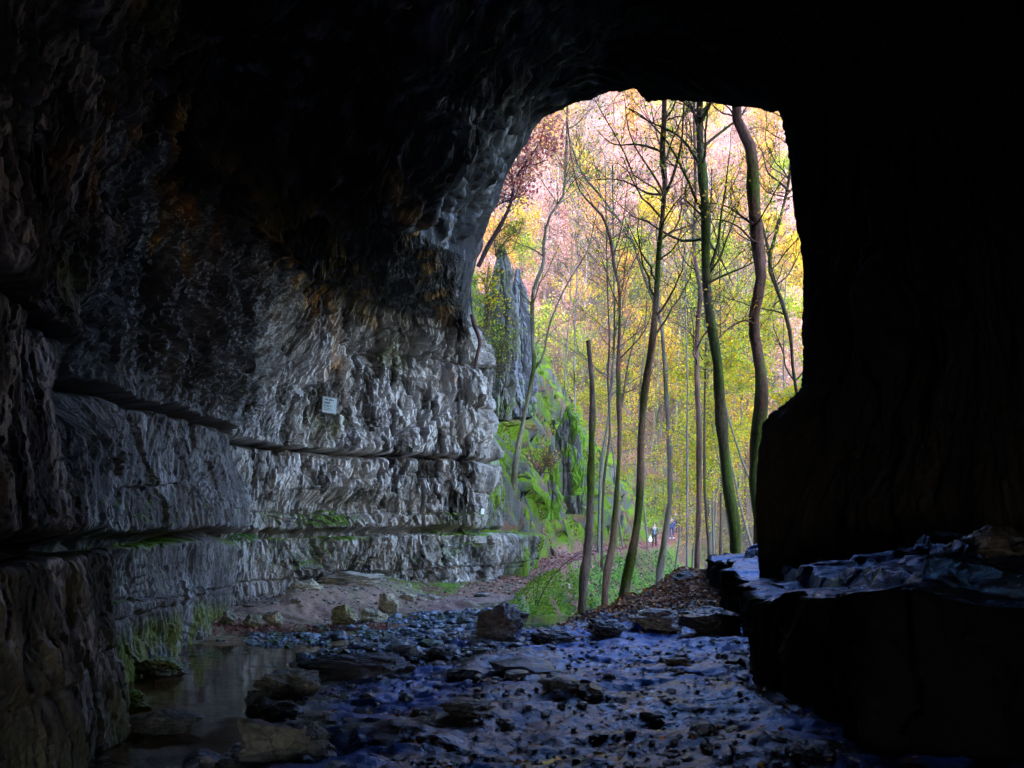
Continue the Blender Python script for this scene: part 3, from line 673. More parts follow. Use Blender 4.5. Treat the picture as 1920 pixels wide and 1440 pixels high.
# slimmer trees further down the valley, each with its own trunk
mid = [(1289,1080,31,.075,[(1291,812), (1288,706), (1284,628), (1286,520)], GRY, .2, 'thin pole tree between the grey trunk and the reddish pole trunk'),
       (1335,1060,34,.11,[(1322,936), (1318,850), (1322,700), (1330,560)], BRK, .4, 'thin trunk leaning left behind the big mossy tree'),
       (1229,911,74,.24,[(1230,812), (1234,717), (1236,600), (1240,480)], (.1, .09, .05), .8, 'mossy trunk on the leaf strewn spur above the walkers'),
       (1130,904,34,.09,[(1142,830), (1144,777), (1140,706), (1143,640), (1138,560)], BRK, .4, 'thin bent trunk on the spur just right of the broken snag'),
       (1124,883,36,.13,[(1136,820), (1146,742), (1153,635), (1150,540)], (.16, .15, .12), .6, 'greenish trunk leaning right at the top of the mossy spur'),
       (1329,1000,48,.20,[(1329,936), (1329,812), (1328,724), (1322,600), (1318,480)], (.12, .10, .07), .5, 'straight mossy trunk in the valley behind the reddish pole trunk'),
       (1351,1030,40,.11,[(1354,919), (1352,800), (1350,700)], BRK, .3, 'dark thin trunk just left of the big mossy tree foot'),
       (1384,990,55,.20,[(1388,870), (1390,760), (1386,640)], (.16, .14, .10), .3, 'pale trunk seen between the mossy tree and the thick reddish trunk'),
       (1397,1000,70,.22,[(1398,850), (1402,750), (1400,620)], BRK, .5, 'distant trunk close to the left side of the thick reddish trunk'),
       (1195,960,52,.14,[(1196,850), (1199,742), (1210,640)], GRY, .2, 'slender grey tree behind the tall leaning mossy trunk'),
       (1273,985,76,.18,[(1272,880), (1268,760), (1274,640)], GRY, .2, 'grey trunk standing behind the walkers on the path'),
       (1049,820,42,.07,[(1058,740), (1063,640), (1070,560)], (.25, .22, .18), .2, 'thin pale stem on top of the mossy cliff left of the snag'),
       (1080,830,46,.09,[(1079,760), (1076,650), (1082,520)], (.28, .24, .22), .1, 'thin pale stem behind the broken snag on the spur')]
for i, (bx_, by_, Y, r_, pts, bc, mo_, lab) in enumerate(mid):
    rr_ = gz1(P(bx_, by_, Y)[0], Y)
    big_tree(lab, Y, [(bx_, min(by_, HY-F*rr_/Y))]+pts, r_*.7, r_*.25, bc, mo_*.45, nl=16, L=4+Y*.03, z0=3+Y*.06, leaves=420, cols=[GRN, YEL, YEL+ORG][i % 3], extra_up=5, seed=30+i, lsz=.10, flare=1.25)

# ------------------------------------------------------------------ trees of the hillside: a few kinds, copied one by one
def proto(kind, seed):
    rng = np.random.default_rng(seed); H = rng.uniform(13, 18)
    rt = bpy.data.objects.new('hillside_tree', None); COL.objects.link(rt)
    bark = {'bare': PALE, 'pink': (.26, .20, .20), 'orange': (.17, .12, .10), 'yellow': (.14, .11, .08), 'green': (.11, .10, .06)}[kind]
    p = wander(rng, (0, 0, -.4), (rng.normal()*.05, rng.normal()*.05, 1), H, 16, .035, .05); rad = np.linspace(.17, .03, len(p))
    tk = Tubes(); tk.add(p, rad, 7, bark); br = Tubes(); tips = []
    lo = {'bare': .3, 'pink': .3, 'orange': .2, 'yellow': .12, 'green': .1}[kind]
    limbs(rng, br, p, rad, H*lo, 34, 5.0, bark, tips, lev=3, rmin=.014, up=.14 if kind in ('bare', 'pink') else .04)
    tk.build('trunk', M_bark, rt); br.build('branches', M_bark, rt)
    n, cols = {'bare': (900, PNK+ORG), 'pink': (3800, PNK), 'orange': (4200, ORG+[YEL[0]]), 'yellow': (5200, YEL), 'green': (4600, GRN+[YEL[1]])}[kind]
    crown(rng, tips, n, .20, cols, parent=rt, sc=.3)
    return rt
def copy_tree(o):
    r = o.copy(); COL.objects.link(r)
    for ch in o.children:
        c_ = ch.copy(); COL.objects.link(c_); c_.parent = r
    return r
kinds = ['bare', 'pink', 'orange', 'yellow', 'green']
protos = {k: [proto(k, 200+10*i+j) for j in range(3)] for i, k in enumerate(kinds)}
used = set(); rng = np.random.default_rng(77); cells = []
look = {'bare': 'almost leafless pale grey tree', 'pink': 'thin pinkish brown leaved tree', 'orange': 'tree with orange autumn leaves', 'yellow': 'tree with bright yellow leaves', 'green': 'yellow green leaved tree'}
n_t = 0; tries = 0; placed = []
while n_t < 285 and tries < 20000:
    tries += 1
    Y = 66+114*rng.uniform(0, 1)**1.15; px = rng.uniform(890, 1545); X = (px-960)/F*Y
    if Y < 74 and X < path_x(Y)+2: continue
    if any((X-a)**2+(Y-b)**2 < 5.0 for a, b in placed): continue
    placed.append((X, Y)); zg = gz1(X, Y); ang = zg/Y
    right = (px-890)/655
    if ang > .22: wt = np.array([.42, .30, .16, .10*(.3+right*2), .04])
    elif ang > .10: wt = np.array([.30, .18, .18, .10+.3*right, .14+.1*right])
    else: wt = np.array([.40, .05, .14, .14+.2*right, .25])
    k = kinds[rng.choice(5, p=wt/wt.sum())]; q = int(rng.integers(3))
    o = protos[k][q]
    if (k, q) in used: o = copy_tree(o)
    used.add((k, q))
    o.location = (X, Y, zg); o.rotation_euler = (rng.normal()*.03, rng.normal()*.03, rng.uniform(0, 6.28)); s_ = rng.uniform(.7, 1.1); o.scale = (s_, s_, s_)
    band = 'at the hillside foot' if ang < .10 else ('halfway up the hillside' if ang < .25 else 'high on the far hillside')
    sd = 'on the left of the mouth' if px < 1110 else ('above the middle of the valley' if px < 1320 else 'towards the right rim')
    tag(o, f'{look[k]} {band} {sd}', 'tree', f'{look[k]} {band} {sd}')
    n_t += 1
for k in kinds:
    for j, o in enumerate(protos[k]):
        if (k, j) not in used:
            for ch in list(o.children): bpy.data.objects.remove(ch)
            bpy.data.objects.remove(o)
# brushwood and seedlings covering the slope between the trees
def far_brush():
    rng = np.random.default_rng(78); n = 9000
    Y = 66+125*rng.uniform(0, 1, n); px = rng.uniform(870, 1560, n); X = (px-960)/F*Y; Z = ground_z(X, Y)
    V = []; C = []; n2 = n*14
    idx = rng.integers(0, n, n2); hgt = rng.uniform(0, 1, n2)**1.3*np.where(Z[idx]/Y[idx] < .1, 2.2, 5)
    c = np.stack([X[idx]+rng.normal(size=n2)*.9, Y[idx]+rng.normal(size=n2)*.9, Z[idx]+hgt], 1)
    a = (c[:, 2]/c[:, 1]); cl = fbm(c[:, 0]*.06, c[:, 1]*.06, c[:, 2]*.06, 3, 131)
    up = sstep(.1, .25, a+.2*cl)
    colg = pal(rng, n2, GRN+YEL+[(.12, .2, .04)]); colp = pal(rng, n2, PNK+ORG+[(.4, .33, .33), (.45, .38, .38)])
    m = (rng.uniform(0, 1, n2) < .15+.8*up)[:, None]; col = np.where(m, colp, colg)*(.45+.4*up[:, None])  # leaf colour darkened low on the slope as painted valley shade
    Vl, Fl, Cl = leaf_quads(c, .17, col, rng)
    # stems
    t = Tubes(); k = 5200; st = rng.integers(0, n, k)
    for i in st:
        p0 = np.array([X[i]+rng.normal()*.6, Y[i]+rng.normal()*.6, Z[i]-.1]); h = rng.uniform(2, 7)
        p1 = p0+np.array([rng.normal()*.12*h, rng.normal()*.12*h, h]); t.add(np.array([p0, (p0+p1)/2+rng.normal(size=3)*.12, p1]), [.035, .025, .012], 3, (PALE if rng.uniform() < .6 else GRY))
    Vt = np.concatenate(t.V); Ft = np.concatenate(t.Fq); Ct = np.concatenate(t.C)
    tag(mesh_np('brushwood', np.concatenate([Vl, Vt]), [np.concatenate([Fl, Ft+len(Vl)])], np.concatenate([Cl, Ct]), M_leaf, False), kind='stuff')
far_brush()
# leafy understorey in the valley on the right
def understory():
    rng = np.random.default_rng(79)
    spots = [(1262,880,44,3.2), (1300,760,46,3.5), (1345,860,42,3.0), (1390,830,38,3.0), (1395,700,44,3.4), (1470,640,34,2.6), (1460,560,40,3.0), (1490,730,24,1.5), (1440,700,36,2.6), (1170,760,50,3.2), (1215,690,52,3.6), (1330,560,50,3.4)]
    labs = ['yellow leaved beech sapling behind the slim grey trunk', 'layered yellow beech left of the big mossy tree', 'low yellow green bush behind the foot of the mossy tree', 'yellow green bush between the mossy tree and the thick trunk',
            'young beech with flat yellow layers beside the thick trunk', 'golden young tree close to the right rim', 'bright yellow young tree high by the right rim', 'small bright yellow bush over the right rock ledge', 'yellow young beech right of the thick reddish trunk',
            'thin leafed sapling behind the forked reddish trunk', 'light green sapling behind the tall leaning trunk', 'tall sapling with yellow leaves behind the large mossy tree']
    for (px, py, Y, w_), lab in zip(spots, labs):
        X, _, Zt = P(px, py, Y); g = gz1(X, Y); rt = empty('sapling', (X, Y, g), lab, 'sapling', None)
        h = Zt-g+w_*.5; p = wander(rng, (0, 0, -.2), (rng.normal()*.08, 0, 1), h, 12, .06, .04); rad = np.linspace(.07, .015, len(p))
        tk = Tubes(); tk.add(p, rad, 6, (.15, .13, .10)); br = Tubes(); tips = []
        limbs(rng, br, p, rad, max(h-w_*1.6, .4), 22, w_, (.12, .10, .08), tips, lev=3, rmin=.008, flat=.75, up=.05)
        tk.build('trunk', M_bark, rt); br.build('branches', M_bark, rt); crown(rng, tips, 2600, .11, YEL+GRN[:2], parent=rt, sc=.12)
understory()

# ------------------------------------------------------------------ rocks
def ico(sub):
    import bmesh
    bm = bmesh.new(); bmesh.ops.create_icosphere(bm, subdivisions=sub, radius=1)
    V = np.array([v.co[:] for v in bm.verts]); Fa = np.array([[v.index for v in f.verts] for f in bm.faces]); bm.free(); return V, Fa
ICO5, ICO1 = ico(6), ico(2)
def rock(label, px, py, w_, d_, h_, seed, colr=(.12, .115, .105), rot=0, tiltx=0, name='boulder', Y=None, cat='rock', sink=.25, rough=.45, mossc=None, boxy=.3, group=None, z=None):
    rng = np.random.default_rng(seed); Y = Y or F*1.5/(py-HY)
    X = (px-960)/F*Y; g = gz1(X, Y) if z is None else z
    D, Fa = ICO5; r = np.full(len(D), 9.)
    ns = rng.normal(size=(26, 3)); ns /= np.linalg.norm(ns, axis=1, keepdims=True); ds = rng.uniform(.66, 1.0, 26)
    ax = np.array([[1, 0, 0], [-1, 0, 0], [0, 1, 0], [0, -1, 0], [0, 0, 1], [0, 0, -1]], float)+rng.normal(size=(6, 3))*.28
    ns = np.concatenate([ns, ax/np.linalg.norm(ax, axis=1, keepdims=True)]); ds = np.concatenate([ds, np.full(6, .78-.1*boxy)])
    inv = np.maximum(D@ns.T, 1e-3)/ds[None, :]; r = (inv**70).sum(1)**(-1/70)
    V = D*r[:, None]
    bb, cc_, _ = blocks(V[:, 0]*2.2+V[:, 1]*1.1+seed, V[:, 2]*2.6+V[:, 1]*1.3, 144, 1.5)
    V = V+D*(.30*np.floor(6*fbm(V[:, 0]*1.4+seed, V[:, 1]*1.4, V[:, 2]*2.2, 3, 145))/6+.05*bb-.05*np.exp(-cc_*14)+.045*ridged(V[:, 0]*2+seed, V[:, 1]*2, V[:, 2]*4, 4, 141)+.04*fbm(V[:, 0]*5, V[:, 1]*5+seed, V[:, 2]*7, 3, 142))[:, None]
    V = V*np.array([w_*.92, d_*.85, h_*.92])/2/.74
    f = fbm(V[:, 0]*5+seed, V[:, 1]*5, V[:, 2]*5, 3, 143); C = np.tile(np.array(colr)*(1 if rough >= .75 else .5), (len(V), 1))*(1+.7*f)[:, None]
    if mossc is not None: C = lerpc(C, (.10, .17, .015), sstep(-.1, .3, f+.8*V[:, 2]/h_)*mossc)
    o = mesh_np(name, V, [Fa], C, M_stone, True, rough=np.clip(rough+.4*f, .12, .95))
    o.location = (X, Y, g+h_*(.5-sink)); o.rotation_euler = (R(tiltx), 0, R(rot))
    return tag(o, label, cat, group)
DK = (.05, .048, .047); TAN = (.27, .235, .18); GR = (.17, .165, .15)
rock('squat dark boulder at the stream with a tan side, beside the grassy bank', 930, 1205, .62, .6, .52, 1, (.13, .11, .09), 20, 0, Y=11.6, sink=.15, rough=.5)
rock('mossy lobe of rock just behind the squat dark boulder', 960, 1195, .30, .45, .34, 2, (.12, .10, .08), 50, Y=12.2, sink=.1, mossc=.5)
rock('pale flat slab with a wet blue sheen below the leaf pile', 1228, 1195, .60, .75, .28, 3, (.26, .25, .25), 10, 3, Y=11.9, rough=.2, sink=.15)
rock('dark stepped block touching the foot of the terrace', 1335, 1205, .75, .7, .36, 4, DK, 5, 2, Y=11.4, rough=.2, sink=.1)
rock('small flat dark block in the middle below the leaf pile', 1127, 1215, .36, .4, .20, 5, DK, 15, 2, Y=11.5, rough=.35, sink=.1)
rock('long low dark wedge right of the squat boulder', 1040, 1215, .62, .5, .24, 6, DK, 25, 4, Y=11.3, rough=.4)
rock('small dark pointed stone left of the squat boulder', 826, 1242, .33, .3, .18, 7, DK, 0, Y=10.4, rough=.3)
rock('grey block at the pool rim, largest of the row of stones', 548, 1330, .50, .42, .36, 8, (.20, .20, .18), 12, 4, Y=8.0, sink=.1, rough=.6)
rock('dark wedge with a shiny pale face leaning against the grey block', 500, 1325, .24, .3, .30, 9, (.10, .10, .11), 40, 20, Y=7.9, sink=.1, rough=.18)
rock('small grey green block nearest below the dark wedge on the pool rim', 520, 1368, .28, .25, .2, 10, GR, 8, Y=6.9, sink=.15, rough=.7)
rock('little square stone at the lower left of the pool rim', 486, 1378, .13, .14, .10, 11, GR, 5, Y=6.6, sink=.15)
rock('broad pitted rock at the bottom edge of the picture by the pool', 540, 1425, .55, .45, .34, 12, (.15, .15, .14), 14, 5, Y=5.9, sink=.35, rough=.7)
rock('flat rock standing alone in the shallow pool', 305, 1378, .48, .3, .19, 13, (.13, .12, .095), 6, Y=7.0, z=-1.66, sink=.05, rough=.6)
rock('long dark slab lying behind the row of pool stones', 672, 1290, 1.05, .7, .30, 14, (.045, .04, .04), 22, 6, Y=8.9, sink=.2, rough=.6)
rock('low dark slab in the centre of the wet floor', 880, 1345, .4, .35, .12, 15, DK, 30, Y=7.0, rough=.3, sink=.3)
rock('low wet slab in the middle of the floor towards the terrace', 1270, 1240, .22, .2, .08, 16, DK, 10, Y=9.0, rough=.3)
rock('rugged dark slab on the lower floor left of centre', 1050, 1310, .35, .3, .13, 17, DK, -15, Y=7.9, rough=.3)
rock('small dark lump in front of the blue sheen on the floor', 1262, 1275, .22, .2, .10, 18, DK, 60, Y=8.6, rough=.4)
rock('pale angular chip on the dark floor below the middle', 782, 1330, .10, .08, .06, 19, (.4, .4, .42), 30, Y=7.3, rough=.2)
rock('rounded pale stone under the rock step, left of the long one', 575, 1105, .58, .5, .34, 20, (.30, .27, .19), 0, Y=15.6, z=-1.35, sink=0, rough=.85, boxy=.1)
rock('long pale fallen beam of rock at the foot of the wall', 663, 1098, 1.35, .6, .28, 21, (.30, .275, .22), 6, Y=16.8, z=-1.2, sink=-.1, rough=.85)
rock('upright tan stone leaning on the sand bank', 728, 1150, .36, .3, .38, 22, (.32, .28, .20), -25, 12, Y=15.4, sink=.15, rough=.85)
rock('tan block with moss at the lower edge of the sand bank', 643, 1180, .40, .35, .36, 23, (.28, .25, .15), 10, Y=14.0, sink=.12, rough=.8, mossc=.3)
rock('tan wedge of stone just below the upright one on the bank', 702, 1172, .38, .3, .24, 24, (.30, .27, .18), 35, 8, Y=14.6, sink=.15, rough=.8)
rock('small tan stone on the bank behind the upright one', 768, 1120, .30, .3, .16, 25, (.29, .25, .18), 0, Y=16.6, sink=.2, rough=.85)
rock('flat tan stone set in the upper sand bank', 800, 1118, .34, .3, .14, 26, (.28, .24, .19), 40, Y=17.0, sink=.3, rough=.85)
rock('sharp pale stone in the dark gap at the left end of the bank', 514, 1185, .28, .2, .26, 27, (.34, .31, .22), -10, 10, Y=13.5, sink=.1, rough=.8)
rock('dull brown stone left of the sharp pale one', 475, 1190, .28, .25, .22, 28, (.20, .17, .10), 20, Y=13.2, sink=.1, rough=.8)
rock('small round stone at the dark foot of the wall corner', 430, 1192, .22, .2, .24, 29, (.22, .21, .15), 20, Y=13.1, sink=.1, rough=.8)
rock('mossy green stone against the wall foot beside the pool', 225, 1325, .36, .3, .26, 30, (.14, .15, .05), 35, Y=7.7, z=-1.62, sink=.2, mossc=.8, rough=.8)
rock('yellowish block at the wall foot beyond the mossy stone', 300, 1255, .50, .4, .24, 31, (.20, .18, .10), 30, Y=9.6, z=-1.62, sink=.2, mossc=.4, rough=.7)
rock('small grey stone at the right foot of the leaf pile', 1285, 1085, .3, .3, .16, 32, (.20, .20, .21), 0, Y=15.2, rough=.5)
rock('flat chip of rock on the path near the cave mouth', 958, 1130, .25, .3, .05, 33, (.2, .19, .18), 20, Y=15.8, rough=.7)
rock('low flat stone on the left side of the path start', 905, 1110, .3, .3, .08, 34, (.2, .18, .16), 60, Y=17.4, rough=.8)
rock('rounded dark rock lying on the back of the terrace', 1865, 1140, .6, .5, .3, 35, DK, 20, Y=6.6, z=-.22, rough=.25, sink=.3)

# rock pillars outside, left of the mouth
def pillar(label, px, py_top, py_bot, Y, w_, d_, seed, colr):
    rng = np.random.default_rng(seed); X = (px-960)/F*Y; z0 = (HY-py_bot)/F*Y-1.2; z1 = (HY-py_top)/F*Y; H = z1-z0
    na, nh = 120, 150; a = np.linspace(0, 2*np.pi, na, endpoint=False); h = np.linspace(0, 1, nh)
    A, Hh = np.meshgrid(a, h, indexing='ij'); sq = (np.abs(np.cos(A))**5+np.abs(np.sin(A))**5)**(-1/5)
    taper = 1-.45*Hh**1.6-.35*sstep(.86, 1, Hh)*(1+.8*noise3(np.cos(A)*2, np.sin(A)*2, A*0+seed, 150))
    x = np.cos(A)*sq*w_/2*taper; y = np.sin(A)*sq*d_/2*taper; z = z0+Hh*H
    xf, yf, zf = x.ravel(), y.ravel(), z.ravel()
    uu = np.repeat(a, nh)*(w_+d_)/3+seed; b1, c1, _ = blocks(uu*1.1, zf*.45, 151, 1); b2, c2, _ = blocks(uu*3.2, zf*1.1, 152, 1)
    dd = 1+(.30*np.floor(7*fbm(xf*1.6+seed, yf*1.6, zf*.7, 4, 156))/7+.10*np.floor(5*fbm(xf*5, yf*5, zf*2, 3, 157))/5+.08*b1+.05*b2-.14*np.exp(-c1*10)-.09*np.exp(-c2*8)+.08*fbm(xf*3, yf*3, zf*3, 4, 153))/(w_*.5)*.8
    V = np.stack([xf*dd, yf*dd, zf-z0+.15*b1*(Hh.ravel() > .5)], 1)
    i, j = np.meshgrid(np.arange(na), np.arange(nh-1), indexing='ij'); i = i.ravel(); j = j.ravel(); i2 = (i+1) % na
    Fq = np.stack([i*nh+j, i2*nh+j, i2*nh+j+1, i*nh+j+1], 1)
    capv = np.array([[0, 0, H]]); tri = np.array([[i_*nh+nh-1, ((i_+1) % na)*nh+nh-1, len(V)] for i_ in range(na)]); V = np.concatenate([V, capv])
    f = fbm(V[:, 0]*2+seed, V[:, 1]*2, V[:, 2]*.8, 4, 154); C = np.tile(np.array(colr), (len(V), 1))*(1+.8*f)[:, None]
    C = lerpc(C, (.10, .20, .012), sstep(.1, .3, f+.25*fbm(V[:, 0]*6, V[:, 1]*6, V[:, 2]*6, 2, 155)+(.25 if seed > 3 else -.1))*(.95 if seed > 3 else .6))
    o = mesh_np('rock_pillar', V, [Fq, tri], C, M_rock, False, rough=np.full(len(V), .85)); o.location = (X, Y, z0); o.rotation_euler = (0, R(3*(seed-1.5)) if seed < 3 else 0, R(20*seed))
    return tag(o, label, 'rock pillar')
pillar('tall blue grey rock pillar with a pointed top, right one of the pinnacles', 978, 505, 720, 31, .95, 1.1, 1, (.17, .17, .19))
pillar('ivy grown rock pillar left of the pointed one, close to the cave rim', 935, 465, 720, 29, .8, 1.0, 2, (.14, .135, .12))
pillar('stepped mossy block of rock on the slope right of the leaning pale tree', 1062, 770, 860, 29, .75, 1.0, 4, (.13, .125, .115))
pillar('upright cracked rock slab in the middle of the mossy slope', 1035, 830, 900, 27, .45, .6, 5, (.15, .145, .14))
pillar('moss topped crag at the right end of the slope above the snag', 1085, 805, 900, 31, .6, .9, 6, (.12, .115, .10))

# ------------------------------------------------------------------ scattered small matter
def field_normals(X, Y, e=.08):
    z0 = ground_z(X, Y); zx = ground_z(X+e, Y); zy = ground_z(X, Y+e)
    n = np.stack([-(zx-z0)/e, -(zy-z0)/e, np.ones_like(z0)], 1); n /= np.linalg.norm(n, axis=1, keepdims=True); return z0, n
def scatter_leaves(name, n, area, size, cols, seed, keep=None, lift=.012):
    rng = np.random.default_rng(seed); X, Y = area(rng, n); 
    z0, nr = field_normals(X, Y); m = np.ones(len(X), bool) if keep is None else keep(X, Y, z0)
    X, Y, z0, nr = X[m], Y[m], z0[m], nr[m]
    c = np.stack([X, Y, z0+lift], 1)+nr*.01
    V, Fq, C = leaf_quads(c, size, pal(rng, len(c), cols, jit=.35), rng, flat=nr, aspect=.75)
    return tag(mesh_np(name, V, [Fq], C, M_litter, False), kind='stuff')
def box(x0, x1, y0, y1): return lambda rng, n: (rng.uniform(x0, x1, n), rng.uniform(y0, y1, n))
LC = [(.20, .075, .035), (.13, .05, .03), (.28, .10, .04), (.09, .045, .03), (.16, .10, .07)]
scatter_leaves('fallen_leaves', 14000, lambda r, n: (r.normal(2.6, 1.1, n), r.normal(14.6, 1.2, n)), .075, LC+[(.5, .22, .05)], 301, keep=lambda X, Y, z: (X > edge_x(Y)-.2) & (X < 5) & (Y < 17.4) & (Y > 11.3))
scatter_leaves('leaf_litter', 16000, box(-1, 8, 17.6, 34), .085, LC+[(.35, .14, .09), (.3, .22, .18)], 302, keep=lambda X, Y, z: (X > path_x(Y)-1.5) & (fbm(X*.9, Y*.9, z*.9, 3, 160) > -.1))
scatter_leaves('path_leaves', 9000, lambda r, n: (lambda y: (path_x(y)+r.normal(0, .8, n), y))(r.uniform(24, 66, n)), .11, [(.30, .10, .09), (.36, .13, .12), (.22, .09, .07), (.42, .25, .22)], 303)
scatter_leaves('spur_leaves', 9000, box(0, 14, 36, 66), .13, [(.26, .09, .07), (.32, .13, .09), (.18, .08, .05)], 304, keep=lambda X, Y, z: (X < path_x(Y)) & (X > path_x(Y)-5))
scatter_leaves('pool_edge_leaves', 1500, lambda r, n: (lambda t: (-4.3+t*2.6+r.normal(0, .25, n), 12.9+t*.9+r.normal(0, .25, n)))(r.uniform(0, 1, n)), .06, [(.22, .04, .035), (.15, .04, .03), (.25, .10, .06)], 305)
scatter_leaves('floor_leaves', 450, box(-2, 3, 5.2, 13), .05, [(.15, .07, .04), (.10, .05, .03), (.4, .15, .03)], 306)

def blades(name, n, area, ln, cols, seed, keep=None, wid=.008, droop=.6):
    rng = np.random.default_rng(seed); X, Y = area(rng, n); z0, nr = field_normals(X, Y)
    m = np.ones(n, bool) if keep is None else keep(X, Y, z0, nr); X, Y, z0, nr = X[m], Y[m], z0[m], nr[m]; n = len(X)
    dn = nr.copy(); dn[:, 2] = 0; L_ = ln*rng.uniform(.5, 1.3, n)[:, None]
    d = nr*.6+np.array([0, 0, .5])+rng.normal(size=(n, 3))*.35; d /= np.linalg.norm(d, axis=1, keepdims=True)
    s = np.cross(d, rng.normal(size=(n, 3))); s /= np.linalg.norm(s, axis=1, keepdims=True)
    b = np.stack([X, Y, z0-.01], 1); mid_ = b+d*L_*.55; tip = mid_+(d*(1-droop)+dn*droop+np.array([0, 0, -droop*.5]))*L_*.6
    V = np.stack([b-s*wid, b+s*wid, mid_+s*wid*.9, mid_-s*wid*.9, tip], 1).reshape(-1, 3)
    k = np.arange(n)[:, None]*5; Fq = k+np.array([[0, 1, 2, 3]]); Ft = k+np.array([[3, 2, 4]])
    C = np.repeat(pal(rng, n, cols, jit=.35), 5, axis=0)
    return tag(mesh_np(name, V, [Fq, Ft], C, M_moss, False), kind='stuff')
GC = [(.12, .25, .015), (.20, .36, .025), (.07, .13, .015), (.30, .38, .03)]
patch = lambda X, Y, z, s_=.9: fbm(X*s_, Y*s_, z*s_, 3, 51)
blades('bank_grass', 60000, box(-1.4, 6.5, 13, 27), .13, GC, 311, keep=lambda X, Y, z, n_: (X > path_x(Y)+.6) & (X < edge_x(Y)) & (patch(X, Y, z) > -.22), wid=.010)
blades('slope_moss', 80000, box(-1.5, 12, 22, 62), .16, [(.20, .31, .010), (.30, .40, .015), (.07, .11, .010), (.40, .40, .03), (.17, .09, .035)], 312, keep=lambda X, Y, z, n_: (X < path_x(Y)-.75) & (X > path_x(Y)-6) & (patch(X, Y, z) > -.12) & (n_[:, 2] > .12), wid=.022, droop=.9)
blades('wall_foot_moss', 5000, box(-1.2, .6, 18.6, 22), .05, GC, 313, keep=lambda X, Y, z, n_: (X < path_x(Y)-.5) & (patch(X, Y, z, 2) > -.05), wid=.008)
blades('stream_moss', 7000, box(-3.4, -.2, 11.3, 15.6), .03, GC, 314, keep=lambda X, Y, z, n_: (fbm(X*1.6, Y*1.6, z, 3, 161)+.12*(X+1) > .12), wid=.008)
def ivy():
    rng = np.random.default_rng(315); n = 26000; X = rng.uniform(-1, 16, n); Y = rng.uniform(22, 62, n); m = (X > path_x(Y)+.9) & (X < edge_x(Y)+3); X, Y = X[m], Y[m]
    z0, nr = field_normals(X, Y); c = np.stack([X, Y, z0+rng.uniform(.02, .22, len(X))], 1)
    V, Fq, C = leaf_quads(c, .12, pal(rng, len(c), [(.06, .14, .03), (.08, .18, .06), (.12, .20, .03), (.05, .10, .04)]), rng)
    tag(mesh_np('ground_ivy', V, [Fq], C, M_leaf, False), kind='stuff')
ivy()
def pebbles(name, n, area, size, cols, seed, rough, keep=None, sub=0):
    rng = np.random.default_rng(seed); X, Y = area(rng, n); z0 = ground_z(X, Y)
    if keep is not None: m = keep(X, Y, z0); X, Y, z0 = X[m], Y[m], z0[m]
    n = len(X); D, Fa = ICO1; s = size*rng.lognormal(0, .45, n)
    ax = rng.uniform(.55, 1.2, (n, 3))*np.array([1.2, 1.2, .65]); r = 1+rng.uniform(-.22, .22, (n, len(D)))
    a = rng.uniform(0, 6.28, n); p = D[None]*r[..., None]*ax[:, None]*s[:, None, None]
    x = p[..., 0]*np.cos(a)[:, None]-p[..., 1]*np.sin(a)[:, None]; y = p[..., 0]*np.sin(a)[:, None]+p[..., 1]*np.cos(a)[:, None]
    V = np.stack([x+X[:, None], y+Y[:, None], p[..., 2]+(z0+s*.15)[:, None]], 2).reshape(-1, 3)
    Fq = (np.arange(n)[:, None, None]*len(D)+Fa[None]).reshape(-1, 3); C = np.repeat(pal(rng, n, cols, jit=.4), len(D), axis=0)
    return tag(mesh_np(name, V, [Fq], C, M_stone, False, rough=np.full(len(V), rough)), kind='stuff')
pebbles('stream_pebbles', 5200, box(-4.2, .2, 10.2, 15.6), .032, [(.16, .20, .28), (.10, .13, .19), (.22, .26, .34), (.07, .09, .10), (.05, .09, .03)], 321, .22, keep=lambda X, Y, z: (z < -1.42) & ((X+3)*-.82+(Y-13.6)*.58 < .2) & (fbm(X*1.5, Y*2.5, z, 3, 162)+.1*X > -.32))
pebbles('floor_gravel', 2600, box(-2.2, 3.2, 5.2, 12), .016, [(.02, .03, .06), (.05, .07, .13), (.02, .02, .022), (.1, .13, .2)], 322, .25, keep=lambda X, Y, z: fbm(X*1.1, Y*1.1, z, 3, 163) > -.1)  # bluish gravel colours carry the painted floor sheen
pebbles('pool_shore_gravel', 1600, box(-3.6, -1.8, 5.2, 6.3), .018, [(.16, .15, .14), (.25, .23, .22), (.10, .09, .08)], 323, .4)
pebbles('bank_stones', 1000, box(-4.4, .2, 14.5, 20), .022, [(.28, .24, .18), (.20, .17, .13), (.32, .29, .24)], 324, .85, keep=lambda X, Y, z: ((X+3)*-.82+(Y-13.6)*.58 > .1))
pebbles('floor_rubble', 120, box(-2.4, 3.0, 5.2, 13), .055, [(.02, .022, .03), (.03, .04, .07), (.05, .06, .09)], 325, .25)

